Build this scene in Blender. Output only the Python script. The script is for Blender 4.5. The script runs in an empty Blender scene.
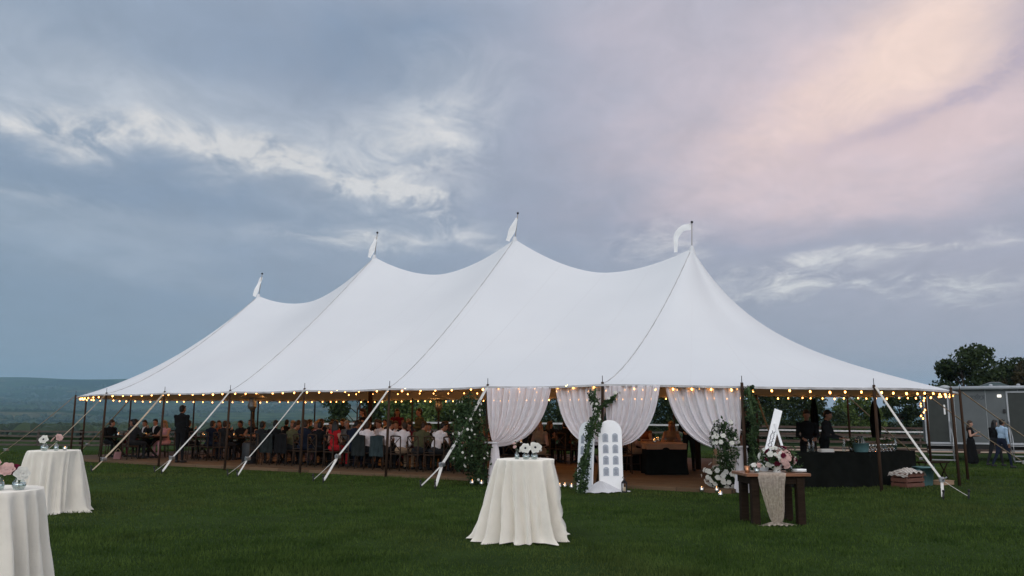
import bpy, math, random
import numpy as np
from mathutils import Vector, Matrix, Euler

random.seed(7)
RNG = np.random.default_rng(7)
scene = bpy.context.scene
col = scene.collection
PI = math.pi
R = math.radians

# ------------------------------------------------------------------ helpers
class MB:
    """collects shapes; build() links them as ONE mesh object"""
    def __init__(self):
        self.v = []; self.f = []; self.mi = []; self.sm = []
    def add(self, verts, faces, mi=0, smooth=True, M=None):
        b = len(self.v)
        if M is not None:
            verts = [tuple(M @ Vector(p)) for p in verts]
        self.v.extend([tuple(p) for p in verts])
        for q in faces:
            self.f.append(tuple(b + i for i in q)); self.mi.append(mi); self.sm.append(smooth)
        return self
    def box(self, c, s, mi=0, M=None, bev=0.0):
        x, y, z = s[0] / 2, s[1] / 2, s[2] / 2
        if bev <= 0:
            vs = [(c[0] + i * x, c[1] + j * y, c[2] + k * z) for i in (-1, 1) for j in (-1, 1) for k in (-1, 1)]
            fs = [(0, 1, 3, 2), (4, 6, 7, 5), (0, 4, 5, 1), (2, 3, 7, 6), (0, 2, 6, 4), (1, 5, 7, 3)]
            return self.add(vs, fs, mi, False, M)
        b = min(bev, x * .9, y * .9, z * .9)
        prof = []
        for (zz, ins) in ((-z, b), (-z + b, 0), (z - b, 0), (z, b)):
            r = []
            for (sx, sy) in ((-1, -1), (1, -1), (1, 1), (-1, 1)):
                X, Y = x - ins, y - ins
                cc = b if ins == 0 else b * .4
                if (sx, sy) == (-1, -1): pp = [(-X, -Y + cc), (-X + cc, -Y)]
                elif (sx, sy) == (1, -1): pp = [(X - cc, -Y), (X, -Y + cc)]
                elif (sx, sy) == (1, 1): pp = [(X, Y - cc), (X - cc, Y)]
                else: pp = [(-X + cc, Y), (-X, Y - cc)]
                r += pp
            prof.append([(c[0] + p[0], c[1] + p[1], c[2] + zz) for p in r])
        n = 8; vs = sum(prof, []); fs = []
        for k in range(3):
            for i in range(n):
                j = (i + 1) % n
                fs.append((k * n + i, k * n + j, (k + 1) * n + j, (k + 1) * n + i))
        fs.append(tuple(range(n - 1, -1, -1))); fs.append(tuple(3 * n + i for i in range(n)))
        return self.add(vs, fs, mi, False, M)
    def tube(self, pts, r, n=8, mi=0, cap=True, M=None):
        pts = [Vector(p) for p in pts]
        rs = r if isinstance(r, (list, tuple)) else [r] * len(pts)
        vs = []; fs = []; up = None
        for i, p in enumerate(pts):
            if i == 0: t = pts[1] - pts[0]
            elif i == len(pts) - 1: t = pts[-1] - pts[-2]
            else: t = pts[i + 1] - pts[i - 1]
            t = t.normalized() if t.length > 1e-9 else Vector((0, 0, 1))
            if up is None:
                up = Vector((0, 0, 1)) if abs(t.z) < .9 else Vector((1, 0, 0))
            a = t.cross(up)
            if a.length < 1e-6: a = t.cross(Vector((0, 1, 0)))
            a.normalize(); b = a.cross(t).normalized(); up = b
            for k in range(n):
                th = 2 * PI * k / n
                vs.append(p + (a * math.cos(th) + b * math.sin(th)) * rs[i])
        m = len(pts)
        for i in range(m - 1):
            for k in range(n):
                l = (k + 1) % n
                fs.append((i * n + k, i * n + l, (i + 1) * n + l, (i + 1) * n + k))
        if cap:
            fs.append(tuple(range(n - 1, -1, -1))); fs.append(tuple((m - 1) * n + k for k in range(n)))
        return self.add(vs, fs, mi, True, M)
    def lathe(self, prof, n=20, c=(0, 0, 0), mi=0, M=None, cap=True):
        vs = []; fs = []
        for (r, z) in prof:
            for k in range(n):
                t = 2 * PI * k / n
                vs.append((c[0] + r * math.cos(t), c[1] + r * math.sin(t), c[2] + z))
        for i in range(len(prof) - 1):
            for k in range(n):
                l = (k + 1) % n
                fs.append((i * n + k, i * n + l, (i + 1) * n + l, (i + 1) * n + k))
        if cap:
            fs.append(tuple(range(n - 1, -1, -1))); fs.append(tuple((len(prof) - 1) * n + k for k in range(n)))
        return self.add(vs, fs, mi, True, M)
    def ball(self, c, r, nu=8, nv=6, mi=0, M=None):
        rx, ry, rz = (r, r, r) if not isinstance(r, (tuple, list)) else r
        vs = [(c[0], c[1], c[2] - rz)]; fs = []
        for j in range(1, nv):
            ph = -PI / 2 + PI * j / nv
            for i in range(nu):
                t = 2 * PI * i / nu
                vs.append((c[0] + rx * math.cos(ph) * math.cos(t), c[1] + ry * math.cos(ph) * math.sin(t), c[2] + rz * math.sin(ph)))
        vs.append((c[0], c[1], c[2] + rz)); top = len(vs) - 1
        for i in range(nu):
            j = (i + 1) % nu
            fs.append((0, 1 + j, 1 + i))
            fs.append((top, 1 + (nv - 2) * nu + i, 1 + (nv - 2) * nu + j))
            for k in range(nv - 2):
                a = 1 + k * nu
                fs.append((a + i, a + j, a + nu + j, a + nu + i))
        return self.add(vs, fs, mi, True, M)
    def grid(self, P, mi=0, closed=False, smooth=True, M=None):
        """P: rows of points"""
        nr, nc = len(P), len(P[0]); vs = [p for r in P for p in r]; fs = []
        for i in range(nr - 1):
            for j in range(nc if closed else nc - 1):
                k = (j + 1) % nc
                fs.append((i * nc + j, i * nc + k, (i + 1) * nc + k, (i + 1) * nc + j))
        return self.add(vs, fs, mi, smooth, M)
    def mesh(self, name, mats):
        me = bpy.data.meshes.new(name)
        me.from_pydata(self.v, [], self.f)
        for m in (mats if isinstance(mats, (list, tuple)) else [mats]): me.materials.append(m)
        me.polygons.foreach_set('use_smooth', self.sm)
        me.polygons.foreach_set('material_index', self.mi)
        me.update()
        return me
    def build(self, name, mats, parent=None):
        return link(bpy.data.objects.new(name, self.mesh(name, mats)), parent)

def link(o, parent=None):
    col.objects.link(o)
    if parent is not None: o.parent = parent
    return o

def tag(o, label=None, cat=None, group=None, kind=None):
    if label: o['label'] = label
    if cat: o['category'] = cat
    if group: o['group'] = group
    if kind: o['kind'] = kind
    return o

def thing(name, label, cat, loc=(0, 0, 0), rz=0.0, group=None):
    o = bpy.data.objects.new(name, None)
    o.empty_display_size = .2
    col.objects.link(o)
    o.location = loc; o.rotation_euler = (0, 0, rz)
    return tag(o, label, cat, group)

KIDS = {}
def kids(o):
    return list(o.children)

def copy_tree(o, parent=None):
    c = o.copy(); col.objects.link(c)
    if parent is not None: c.parent = parent
    for k in kids(o): copy_tree(k, c)
    return c

def dup(proto, used, loc, rz, label, group=None):
    """first use moves the prototype itself, later ones are copies"""
    o = proto if not used[0] else copy_tree(proto)
    used[0] = True
    o.location = loc; o.rotation_euler = (0, 0, rz)
    o['label'] = label
    if group: o['group'] = group
    return o

def raw_mesh(name, V, F, mat, smooth=False, attr=None):
    """fast mesh from numpy arrays; F is n x k"""
    V = np.asarray(V, dtype=np.float32); F = np.asarray(F, dtype=np.int32)
    me = bpy.data.meshes.new(name)
    n, k = F.shape
    me.vertices.add(len(V)); me.vertices.foreach_set('co', V.ravel())
    me.loops.add(n * k); me.loops.foreach_set('vertex_index', F.ravel())
    me.polygons.add(n)
    me.polygons.foreach_set('loop_start', np.arange(0, n * k, k, dtype=np.int32))
    me.polygons.foreach_set('loop_total', np.full(n, k, dtype=np.int32))
    me.polygons.foreach_set('use_smooth', np.full(n, smooth))
    if attr is not None:
        a = me.attributes.new('tint', 'FLOAT', 'FACE'); a.data.foreach_set('value', np.asarray(attr, dtype=np.float32))
    me.materials.append(mat); me.update(calc_edges=True); me.validate()
    return me

# ------------------------------------------------------------------ materials
def srgb(r, g, b):
    f = lambda c: (c / 255 / 12.92) if c / 255 <= .04045 else ((c / 255 + .055) / 1.055) ** 2.4
    return (f(r), f(g), f(b))

def new_mat(name):
    m = bpy.data.materials.new(name); m.use_nodes = True
    nt = m.node_tree; nt.nodes.clear()
    out = nt.nodes.new('ShaderNodeOutputMaterial')
    return m, nt, out

def N(nt, t, **kw):
    n = nt.nodes.new(t)
    for k, v in kw.items(): setattr(n, k, v)
    return n

def surf(name, c, rough=.7, var=.18, scale=8.0, c2=None, bump=0.0, bscale=None, metal=0.0, stretch=(1, 1, 1), spec=.3, rand=0.0, coord='Object'):
    """principled with a noise-broken base colour and bump"""
    m, nt, out = new_mat(name)
    p = N(nt, 'ShaderNodeBsdfPrincipled'); nt.links.new(p.outputs[0], out.inputs[0])
    p.inputs['Roughness'].default_value = rough; p.inputs['Metallic'].default_value = metal
    p.inputs['Specular IOR Level'].default_value = spec
    tc = N(nt, 'ShaderNodeTexCoord'); mp = N(nt, 'ShaderNodeMapping'); mp.inputs['Scale'].default_value = stretch
    nt.links.new(tc.outputs[coord], mp.inputs[0])
    nz = N(nt, 'ShaderNodeTexNoise'); nz.inputs['Scale'].default_value = scale; nz.inputs['Detail'].default_value = 5
    nt.links.new(mp.outputs[0], nz.inputs['Vector'])
    cr = N(nt, 'ShaderNodeValToRGB')
    a = tuple(x * (1 - var) for x in c); b = c2 if c2 else tuple(min(1, x * (1 + var)) for x in c)
    cr.color_ramp.elements[0].position = .3; cr.color_ramp.elements[1].position = .7
    cr.color_ramp.elements[0].color = (*a, 1); cr.color_ramp.elements[1].color = (*b, 1)
    nt.links.new(nz.outputs['Fac'], cr.inputs[0])
    last = cr.outputs[0]
    if rand > 0:
        oi = N(nt, 'ShaderNodeObjectInfo'); hv = N(nt, 'ShaderNodeHueSaturation')
        mr = N(nt, 'ShaderNodeMapRange'); mr.inputs[3].default_value = 1 - rand; mr.inputs[4].default_value = 1 + rand
        nt.links.new(oi.outputs['Random'], mr.inputs[0]); nt.links.new(mr.outputs[0], hv.inputs['Value']); nt.links.new(last, hv.inputs['Color'])
        last = hv.outputs[0]
    nt.links.new(last, p.inputs['Base Color'])
    if bump > 0:
        n2 = N(nt, 'ShaderNodeTexNoise'); n2.inputs['Scale'].default_value = bscale or scale * 3; n2.inputs['Detail'].default_value = 4
        nt.links.new(mp.outputs[0], n2.inputs['Vector'])
        bp = N(nt, 'ShaderNodeBump'); bp.inputs['Strength'].default_value = bump; bp.inputs['Distance'].default_value = .02
        nt.links.new(n2.outputs['Fac'], bp.inputs['Height']); nt.links.new(bp.outputs[0], p.inputs['Normal'])
    return m

def cloth(name, c, trans=.25, sheer=0.0, var=.05, bump=.15, scale=6.0, rough=.9):
    m, nt, out = new_mat(name)
    tc = N(nt, 'ShaderNodeTexCoord')
    nz = N(nt, 'ShaderNodeTexNoise'); nz.inputs['Scale'].default_value = scale; nz.inputs['Detail'].default_value = 5
    nt.links.new(tc.outputs['Object'], nz.inputs['Vector'])
    cr = N(nt, 'ShaderNodeValToRGB')
    cr.color_ramp.elements[0].position = .3; cr.color_ramp.elements[1].position = .7
    cr.color_ramp.elements[0].color = (*[x * (1 - var) for x in c], 1); cr.color_ramp.elements[1].color = (*[min(1, x * (1 + var)) for x in c], 1)
    nt.links.new(nz.outputs['Fac'], cr.inputs[0])
    d = N(nt, 'ShaderNodeBsdfDiffuse'); d.inputs['Roughness'].default_value = rough
    t = N(nt, 'ShaderNodeBsdfTranslucent')
    nt.links.new(cr.outputs[0], d.inputs[0]); nt.links.new(cr.outputs[0], t.inputs[0])
    n2 = N(nt, 'ShaderNodeTexNoise'); n2.inputs['Scale'].default_value = scale * 4; n2.inputs['Detail'].default_value = 3
    nt.links.new(tc.outputs['Object'], n2.inputs['Vector'])
    bp = N(nt, 'ShaderNodeBump'); bp.inputs['Strength'].default_value = bump; bp.inputs['Distance'].default_value = .02
    nt.links.new(n2.outputs['Fac'], bp.inputs['Height'])
    nt.links.new(bp.outputs[0], d.inputs['Normal'])
    mx = N(nt, 'ShaderNodeMixShader'); mx.inputs[0].default_value = trans
    nt.links.new(d.outputs[0], mx.inputs[1]); nt.links.new(t.outputs[0], mx.inputs[2])
    last = mx
    if sheer > 0:
        tr = N(nt, 'ShaderNodeBsdfTransparent'); m2 = N(nt, 'ShaderNodeMixShader'); m2.inputs[0].default_value = sheer
        nt.links.new(mx.outputs[0], m2.inputs[1]); nt.links.new(tr.outputs[0], m2.inputs[2]); last = m2
    nt.links.new(last.outputs[0], out.inputs[0])
    return m

def glow(name, c, s):
    m, nt, out = new_mat(name)
    e = N(nt, 'ShaderNodeEmission'); e.inputs[0].default_value = (*c, 1); e.inputs[1].default_value = s
    nt.links.new(e.outputs[0], out.inputs[0])
    return m

def glassy(name, c=(.9, .95, .95), thin=.75):
    m, nt, out = new_mat(name)
    g = N(nt, 'ShaderNodeBsdfGlossy'); g.inputs['Roughness'].default_value = .05; g.inputs[0].default_value = (.9, .9, .9, 1)
    t = N(nt, 'ShaderNodeBsdfTransparent'); t.inputs[0].default_value = (*c, 1)
    lw = N(nt, 'ShaderNodeLayerWeight'); lw.inputs[0].default_value = .35
    mr = N(nt, 'ShaderNodeMapRange'); mr.inputs[3].default_value = 1 - thin; mr.inputs[4].default_value = .60
    nt.links.new(lw.outputs['Facing'], mr.inputs[0])
    mx = N(nt, 'ShaderNodeMixShader'); nt.links.new(mr.outputs[0], mx.inputs[0])
    nt.links.new(t.outputs[0], mx.inputs[1]); nt.links.new(g.outputs[0], mx.inputs[2]); nt.links.new(mx.outputs[0], out.inputs[0])
    return m

def leafy(name, c1, c2, trans=.25, scale=3.0):
    """leaves: per-leaf tint attribute plus clump noise"""
    m, nt, out = new_mat(name)
    at = N(nt, 'ShaderNodeAttribute', attribute_name='tint')
    tc = N(nt, 'ShaderNodeTexCoord'); nz = N(nt, 'ShaderNodeTexNoise'); nz.inputs['Scale'].default_value = scale
    nt.links.new(tc.outputs['Object'], nz.inputs['Vector'])
    ad = N(nt, 'ShaderNodeMath', operation='ADD'); nt.links.new(at.outputs['Fac'], ad.inputs[0]); nt.links.new(nz.outputs['Fac'], ad.inputs[1])
    hf = N(nt, 'ShaderNodeMath', operation='MULTIPLY'); hf.inputs[1].default_value = .5; nt.links.new(ad.outputs[0], hf.inputs[0])
    cr = N(nt, 'ShaderNodeValToRGB'); cr.color_ramp.elements[0].position = .2; cr.color_ramp.elements[1].position = .8
    cr.color_ramp.elements[0].color = (*c1, 1); cr.color_ramp.elements[1].color = (*c2, 1)
    nt.links.new(hf.outputs[0], cr.inputs[0])
    d = N(nt, 'ShaderNodeBsdfPrincipled'); d.inputs['Roughness'].default_value = .6; d.inputs['Specular IOR Level'].default_value = .25
    t = N(nt, 'ShaderNodeBsdfTranslucent'); mx = N(nt, 'ShaderNodeMixShader'); mx.inputs[0].default_value = trans
    nt.links.new(cr.outputs[0], d.inputs['Base Color']); nt.links.new(cr.outputs[0], t.inputs[0])
    nt.links.new(d.outputs[0], mx.inputs[1]); nt.links.new(t.outputs[0], mx.inputs[2]); nt.links.new(mx.outputs[0], out.inputs[0])
    return m

M = {}
M['canvas'] = None
M['pole'] = surf('pole_wood', (.045, .027, .018), .8, .3, 3, stretch=(8, 8, 1), bump=.2, spec=.1)
M['mast'] = surf('mast_wood', (.30, .27, .24), .6, .2, 3, stretch=(8, 8, 1))
M['iron'] = surf('dark_iron', (.025, .025, .027), .5, .2, 20, metal=.3)
M['steel'] = surf('galvanised', (.35, .36, .37), .4, .2, 30, metal=.8)
M['seam'] = surf('seam_rope', (.42, .41, .41), .9, .35, 3)
M['webbing'] = surf('webbing', (.62, .60, .56), .8, .12, 14)
M['tanweb'] = surf('tan_webbing', (.40, .32, .23), .8, .15, 14)
M['linen'] = cloth('ivory_linen', (.83, .79, .715), .08, 0, .04, .25, 5)
M['pennant'] = cloth('pennant_cloth', (.92, .92, .92), .12, 0, .04, .1, 5)
M['sheer'] = cloth('sheer_voile', (.94, .92, .97), .25, .22, .05, .1, 7)
M['chiffon'] = cloth('white_chiffon', (.80, .80, .83), .3, .05, .05, .2, 7)
M['gauze'] = cloth('gauze_runner', (.62, .54, .46), .2, .36, .25, .4, 30)
M['blackcloth'] = cloth('black_table_cloth', (.010, .011, .010), .0, 0, .2, .3, 5)
M['peachcloth'] = cloth('peach_table_cloth', (.42, .25, .16), .1, 0, .12, .2, 5)
M['whitecloth'] = cloth('white_table_cloth', (.7, .69, .67), .1, 0, .05, .2, 5)
M['jacket'] = cloth('jacket_cloth', (.035, .050, .054), 0, 0, .2, .4, 9)
M['jacket2'] = cloth('jacket_cloth_dark', (.022, .026, .026), 0, 0, .2, .4, 9)
M['wood'] = surf('walnut', (.022, .014, .009), .8, .3, 4, bump=.2, stretch=(1, 9, 9), spec=.08)
M['chair'] = surf('chair_wood', (.045, .029, .020), .6, .3, 5, bump=.1, stretch=(4, 4, 1), rand=.2, spec=.15)
M['farmtop'] = surf('farm_table_top', (.22, .10, .055), .35, .25, 3, bump=.15, stretch=(1, 9, 9))
M['planks'] = None
M['glass'] = glassy('clear_glass', (.86, .92, .91), .95)
M['frost'] = glassy('cloudy_glass', (.75, .8, .8), .45)
M['bulb'] = glow('lit_bulb', (1.0, .41, .10), 11.0)
M['bulb_fill'] = glow('fill_bulb', (1.0, .44, .12), 170.0)  # strong emission for the added, unseen interior fill strings
M['flame'] = glow('candle_flame', (1.0, .45, .14), 6.0)
M['wire'] = surf('black_wire', (.02, .02, .02), .6, .2, 30)
M['wax'] = cloth('candle_wax', (.7, .6, .45), .3, 0, .04, .1, 9)
M['white'] = surf('white_board', (.93, .93, .94), .35, .03, 5)
M['card'] = surf('grey_card', (.43, .46, .52), .7, .08, 20)
M['ink'] = surf('grey_ink', (.14, .15, .18), .7, .1, 20)
M['petal_w'] = cloth('white_petal', (.80, .79, .74), .25, 0, .06, .1, 30)
M['petal_p'] = cloth('blush_petal', (.74, .53, .49), .25, 0, .12, .1, 30)
M['petal_b'] = cloth('burgundy_petal', (.13, .015, .035), .15, 0, .3, .1, 30)
M['petal_c'] = surf('flower_eye', (.02, .02, .03), .6, .2, 30)
M['stem'] = surf('green_stem', (.05, .09, .03), .6, .2, 20)
M['leaf'] = leafy('garland_leaf', (.012, .030, .010), (.060, .105, .035), .2, 3)
M['treeleaf'] = leafy('dark_tree_leaf', (.010, .020, .008), (.045, .070, .022), .2, .5)
M['bushleaf'] = leafy('green_bush_leaf', (.030, .056, .015), (.13, .185, .05), .25, .5)
M['rustleaf'] = leafy('brown_leaf', (.018, .018, .008), (.060, .050, .022), .2, .5)
M['bark'] = surf('bark', (.06, .045, .035), .9, .35, 4, bump=.5, stretch=(3, 3, .6))
M['copper'] = surf('copper_cup', (.55, .25, .13), .3, .15, 20, metal=.9)
M['ceramic'] = surf('white_ceramic', (.78, .77, .74), .3, .04, 15, spec=.5)
M['teal'] = surf('teal_tub', (.10, .20, .21), .45, .2, 10)
M['crate'] = surf('red_crate', (.13, .055, .038), .7, .3, 8, stretch=(1, 8, 8))
M['cardboard'] = surf('cardboard', (.33, .22, .14), .8, .12, 8)
M['railwood'] = surf('weathered_rail', (.075, .064, .055), .85, .3, 3, stretch=(1, 6, 6), bump=.3)
M['railbrown'] = surf('brown_rail', (.075, .05, .04), .85, .3, 3, stretch=(1, 6, 6), bump=.3)
M['railwhite'] = surf('pale_rail', (.42, .42, .42), .6, .15, 3)
M['trailer'] = surf('trailer_panel', (.088, .10, .104), .55, .10, 1.5, spec=.4)
M['trailerdark'] = surf('trailer_door', (.028, .033, .030), .4, .15, 4)
M['trailertrim'] = surf('trailer_trim', (.36, .38, .40), .4, .08, 5)
M['emblem'] = surf('dark_emblem', (.055, .065, .072), .6, .1, 8)
M['lampglow'] = glow('wall_lamp_glow', (1.0, .95, .85), 1.6)
M['rubber'] = surf('black_rubber', (.02, .02, .02), .8, .2, 12)
M['aircon'] = surf('aircon_shell', (.05, .075, .08), .5, .08, 4)
M['parasol'] = cloth('black_parasol', (.012, .013, .014), 0, 0, .2, .4, 9)
M['skin'] = surf('skin', (.36, .20, .145), .55, .08, 12)
M['skin2'] = surf('skin_tan', (.24, .125, .085), .55, .08, 12)
def dye(name, c): return cloth('fabric_' + name, c, 0, 0, .12, .3, 9)
D = {
 'blush': dye('blush', (.24, .13, .13)),
 'white': dye('white', (.72, .68, .70)), 'lightblue': dye('light_blue', (.33, .45, .58)), 'charcoal': dye('charcoal', (.026, .027, .03)),
 'navy': dye('navy', (.018, .023, .040)), 'black': dye('black', (.014, .014, .015)), 'red': dye('red', (.42, .022, .028)),
 'olive': dye('olive', (.10, .10, .055)), 'tan': dye('tan', (.30, .21, .14)), 'burgundy': dye('burgundy', (.12, .018, .028)),
 'grey': dye('grey', (.15, .155, .16)), 'green': dye('green', (.03, .07, .05)), 'rust': dye('rust', (.26, .09, .04)), 'pink': dye('pink', (.55, .30, .32)),
}
H = {'brown': surf('hair_brown', (.035, .020, .012), .55, .3, 40), 'black': surf('hair_black', (.010, .009, .009), .5, .3, 40),
     'blond': surf('hair_blond', (.26, .16, .075), .55, .3, 40), 'grey': surf('hair_grey', (.22, .21, .20), .6, .2, 40)}

# tent fabric: fine weave wrinkles, slightly translucent
CANVAS_IN_SHADE = (.46, .36, .23, 1)
def canvas_mat():
    m, nt, out = new_mat('sailcloth')
    tc = N(nt, 'ShaderNodeTexCoord')
    nz = N(nt, 'ShaderNodeTexNoise'); nz.inputs['Scale'].default_value = .35; nz.inputs['Detail'].default_value = 6
    nt.links.new(tc.outputs['Object'], nz.inputs['Vector'])
    cr = N(nt, 'ShaderNodeValToRGB'); cr.color_ramp.elements[0].position = .3; cr.color_ramp.elements[1].position = .7
    cr.color_ramp.elements[0].color = (.69, .705, .73, 1); cr.color_ramp.elements[1].color = (.735, .75, .77, 1)
    nt.links.new(nz.outputs['Fac'], cr.inputs[0])
    # sewn panels running from ridge to eave
    sx = N(nt, 'ShaderNodeSeparateXYZ'); nt.links.new(tc.outputs['UV'], sx.inputs[0])
    ml = N(nt, 'ShaderNodeMath', operation='MULTIPLY'); ml.inputs[1].default_value = 1.0; nt.links.new(sx.outputs[0], ml.inputs[0])
    fr = N(nt, 'ShaderNodeMath', operation='FRACT'); nt.links.new(ml.outputs[0], fr.inputs[0])
    lt = N(nt, 'ShaderNodeMath', operation='LESS_THAN'); lt.inputs[1].default_value = .02; nt.links.new(fr.outputs[0], lt.inputs[0])
    mc = N(nt, 'ShaderNodeMix', data_type='RGBA'); mc.inputs[7].default_value = (.69, .70, .72, 1)
    nt.links.new(lt.outputs[0], mc.inputs[0]); nt.links.new(cr.outputs[0], mc.inputs[6])
    # outer face white; inner face coloured tan-brown to paint in the underside's shade
    ge = N(nt, 'ShaderNodeNewGeometry'); mb2 = N(nt, 'ShaderNodeMix', data_type='RGBA'); mb2.inputs[7].default_value = CANVAS_IN_SHADE
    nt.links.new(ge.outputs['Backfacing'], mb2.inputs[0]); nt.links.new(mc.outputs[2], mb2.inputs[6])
    d = N(nt, 'ShaderNodeBsdfDiffuse'); t = N(nt, 'ShaderNodeBsdfTranslucent')
    nt.links.new(mb2.outputs[2], d.inputs[0]); nt.links.new(mb2.outputs[2], t.inputs[0])
    n2 = N(nt, 'ShaderNodeTexNoise'); n2.inputs['Scale'].default_value = 1.1; n2.inputs['Detail'].default_value = 5
    nt.links.new(tc.outputs['Object'], n2.inputs['Vector'])
    bp = N(nt, 'ShaderNodeBump'); bp.inputs['Strength'].default_value = .18; bp.inputs['Distance'].default_value = .08
    nt.links.new(n2.outputs['Fac'], bp.inputs['Height']); nt.links.new(bp.outputs[0], d.inputs['Normal'])
    mx = N(nt, 'ShaderNodeMixShader'); mx.inputs[0].default_value = .05
    nt.links.new(d.outputs[0], mx.inputs[1]); nt.links.new(t.outputs[0], mx.inputs[2]); nt.links.new(mx.outputs[0], out.inputs[0])
    return m
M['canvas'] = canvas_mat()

def plank_mat():
    m, nt, out = new_mat('plank_floor')
    tc = N(nt, 'ShaderNodeTexCoord')
    br = N(nt, 'ShaderNodeTexBrick'); br.offset = .5
    br.inputs['Color1'].default_value = (.15, .098, .058, 1); br.inputs['Color2'].default_value = (.10, .064, .037, 1); br.inputs['Mortar'].default_value = (.03, .02, .015, 1)
    br.inputs['Scale'].default_value = 1.0; br.inputs['Mortar Size'].default_value = .006; br.inputs['Brick Width'].default_value = 1.2; br.inputs['Row Height'].default_value = .18
    nt.links.new(tc.outputs['Object'], br.inputs['Vector'])
    p = N(nt, 'ShaderNodeBsdfPrincipled'); p.inputs['Roughness'].default_value = .8; p.inputs['Specular IOR Level'].default_value = .15
    nt.links.new(br.outputs['Color'], p.inputs['Base Color']); nt.links.new(p.outputs[0], out.inputs[0])
    return m
M['planks'] = plank_mat()

# ------------------------------------------------------------------ camera
cam_d = bpy.data.cameras.new('camera'); cam = bpy.data.objects.new('camera', cam_d); col.objects.link(cam)
EYE = 1.64
cam.location = (0, 0, EYE); cam.rotation_euler = (PI / 2 + .14990, 0, 0)
cam_d.sensor_width = 36; cam_d.lens = 832.8 / 1024 * 36
cam_d.clip_start = .1; cam_d.clip_end = 30000
scene.camera = cam

# tent frame
TH = .54494; TO = (-13.648, 28.173); HW = 6.38; HP = 2.30; SP = 3.05; LEN = 6 * SP
CA, SA = math.cos(TH), math.sin(TH)
def W(a, b, z=0.0):
    return (TO[0] + a * CA + b * SA, TO[1] - a * SA + b * CA, z)
def AB(x, y):
    dx, dy = x - TO[0], y - TO[1]
    return dx * CA - dy * SA, dx * SA + dy * CA

def sstep(e0, e1, x):
    t = np.clip((x - e0) / (e1 - e0), 0, 1); return t * t * (3 - 2 * t)

# ------------------------------------------------------------------ ground
def gz_near(x, y):
    """lawn height: level under the tent, easing down to the right and behind"""
    x = np.asarray(x, float); y = np.asarray(y, float)
    a = (x - TO[0]) * CA - (y - TO[1]) * SA; b = (x - TO[0]) * SA + (y - TO[1]) * CA
    z = -.32 * sstep(8, 19, b) * sstep(14, 24, a)
    z = z - .30 * sstep(13.5, 30, b) * (1 - sstep(14, 24, a))
    z = z - .022 * np.maximum(b - 28, 0) - .30 * sstep(-3, -20, a) * sstep(2, 14, b)
    return z
def gz(x, y): return float(gz_near(x, y))

def fnoise(x, y, seed=0):
    r = np.random.default_rng(seed); s = np.zeros_like(np.asarray(x, float))
    for k in range(10):
        an = r.uniform(0, 2 * PI); fr = r.uniform(.6, 2.4); ph = r.uniform(0, 6.28)
        s = s + np.sin((x * math.cos(an) + y * math.sin(an)) * fr + ph) / 10 ** .5
    return s

def terrain_z(x, y):
    r = np.hypot(x, y)
    z0 = gz_near(x * np.minimum(1, 75 / np.maximum(r, 1)), y * np.minimum(1, 75 / np.maximum(r, 1)))
    drop = -7 * sstep(75, 300, r) - 9 * sstep(250, 1200, r) - 8 * sstep(1000, 2200, r)
    und = 1.6 * fnoise(x / 150, y / 150, 3) * sstep(110, 400, r) + 6.0 * fnoise(x / 520, y / 520, 5) * sstep(500, 1600, r)
    az = np.degrees(np.arctan2(x, y))
    wob = 420 * fnoise(x / 1300, y / 1300, 11)
    lowr = (30 + 5 * fnoise(az / 5, az * 0 + 3, 17)) * sstep(2100, 2900, r + wob * .5) + (52 + 7 * fnoise(az / 6, az * 0 + 5, 18)) * sstep(3300, 4300, r + wob)
    ridge = 226 + 5 * fnoise(az / 7, az * 0 + 1, 8) + 8 * fnoise(az / 2.2, az * 0 + 2, 28) + 3 * np.clip(-(az + 14) / 16, -1, 1)
    hills = lowr + ridge * 1.08 * np.maximum(.3, np.cos(np.radians(az))) * sstep(4600, 7200, r + wob) + 26 * fnoise(x / 380, y / 380, 13) * sstep(3600, 5200, r) * (1 - .8 * sstep(6200, 7200, r))
    hills = hills * (1 - .78 * sstep(4, 20, az))
    z = z0 + drop + und + hills
    return z

def ground_mat():
    m, nt, out = new_mat('lawn_soil')
    tc = N(nt, 'ShaderNodeTexCoord')
    n1 = N(nt, 'ShaderNodeTexNoise'); n1.inputs['Scale'].default_value = .45; n1.inputs['Detail'].default_value = 8; n1.inputs['Roughness'].default_value = .65
    nt.links.new(tc.outputs['Object'], n1.inputs['Vector'])
    c1 = N(nt, 'ShaderNodeValToRGB'); c1.color_ramp.elements[0].position = .32; c1.color_ramp.elements[1].position = .7
    c1.color_ramp.elements[0].color = (.016, .032, .007, 1); c1.color_ramp.elements[1].color = (.036, .064, .014, 1)
    nt.links.new(n1.outputs['Fac'], c1.inputs[0])
    n2 = N(nt, 'ShaderNodeTexNoise'); n2.inputs['Scale'].default_value = 30; n2.inputs['Detail'].default_value = 6
    nt.links.new(tc.outputs['Object'], n2.inputs['Vector'])
    p = N(nt, 'ShaderNodeBsdfPrincipled'); p.inputs['Roughness'].default_value = .95; p.inputs['Specular IOR Level'].default_value = .05
    nt.links.new(c1.outputs[0], p.inputs['Base Color'])
    bp = N(nt, 'ShaderNodeBump'); bp.inputs['Strength'].default_value = .6; bp.inputs['Distance'].default_value = .04
    nt.links.new(n2.outputs['Fac'], bp.inputs['Height']); nt.links.new(bp.outputs[0], p.inputs['Normal'])
    nt.links.new(p.outputs[0], out.inputs[0])
    return m

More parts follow.
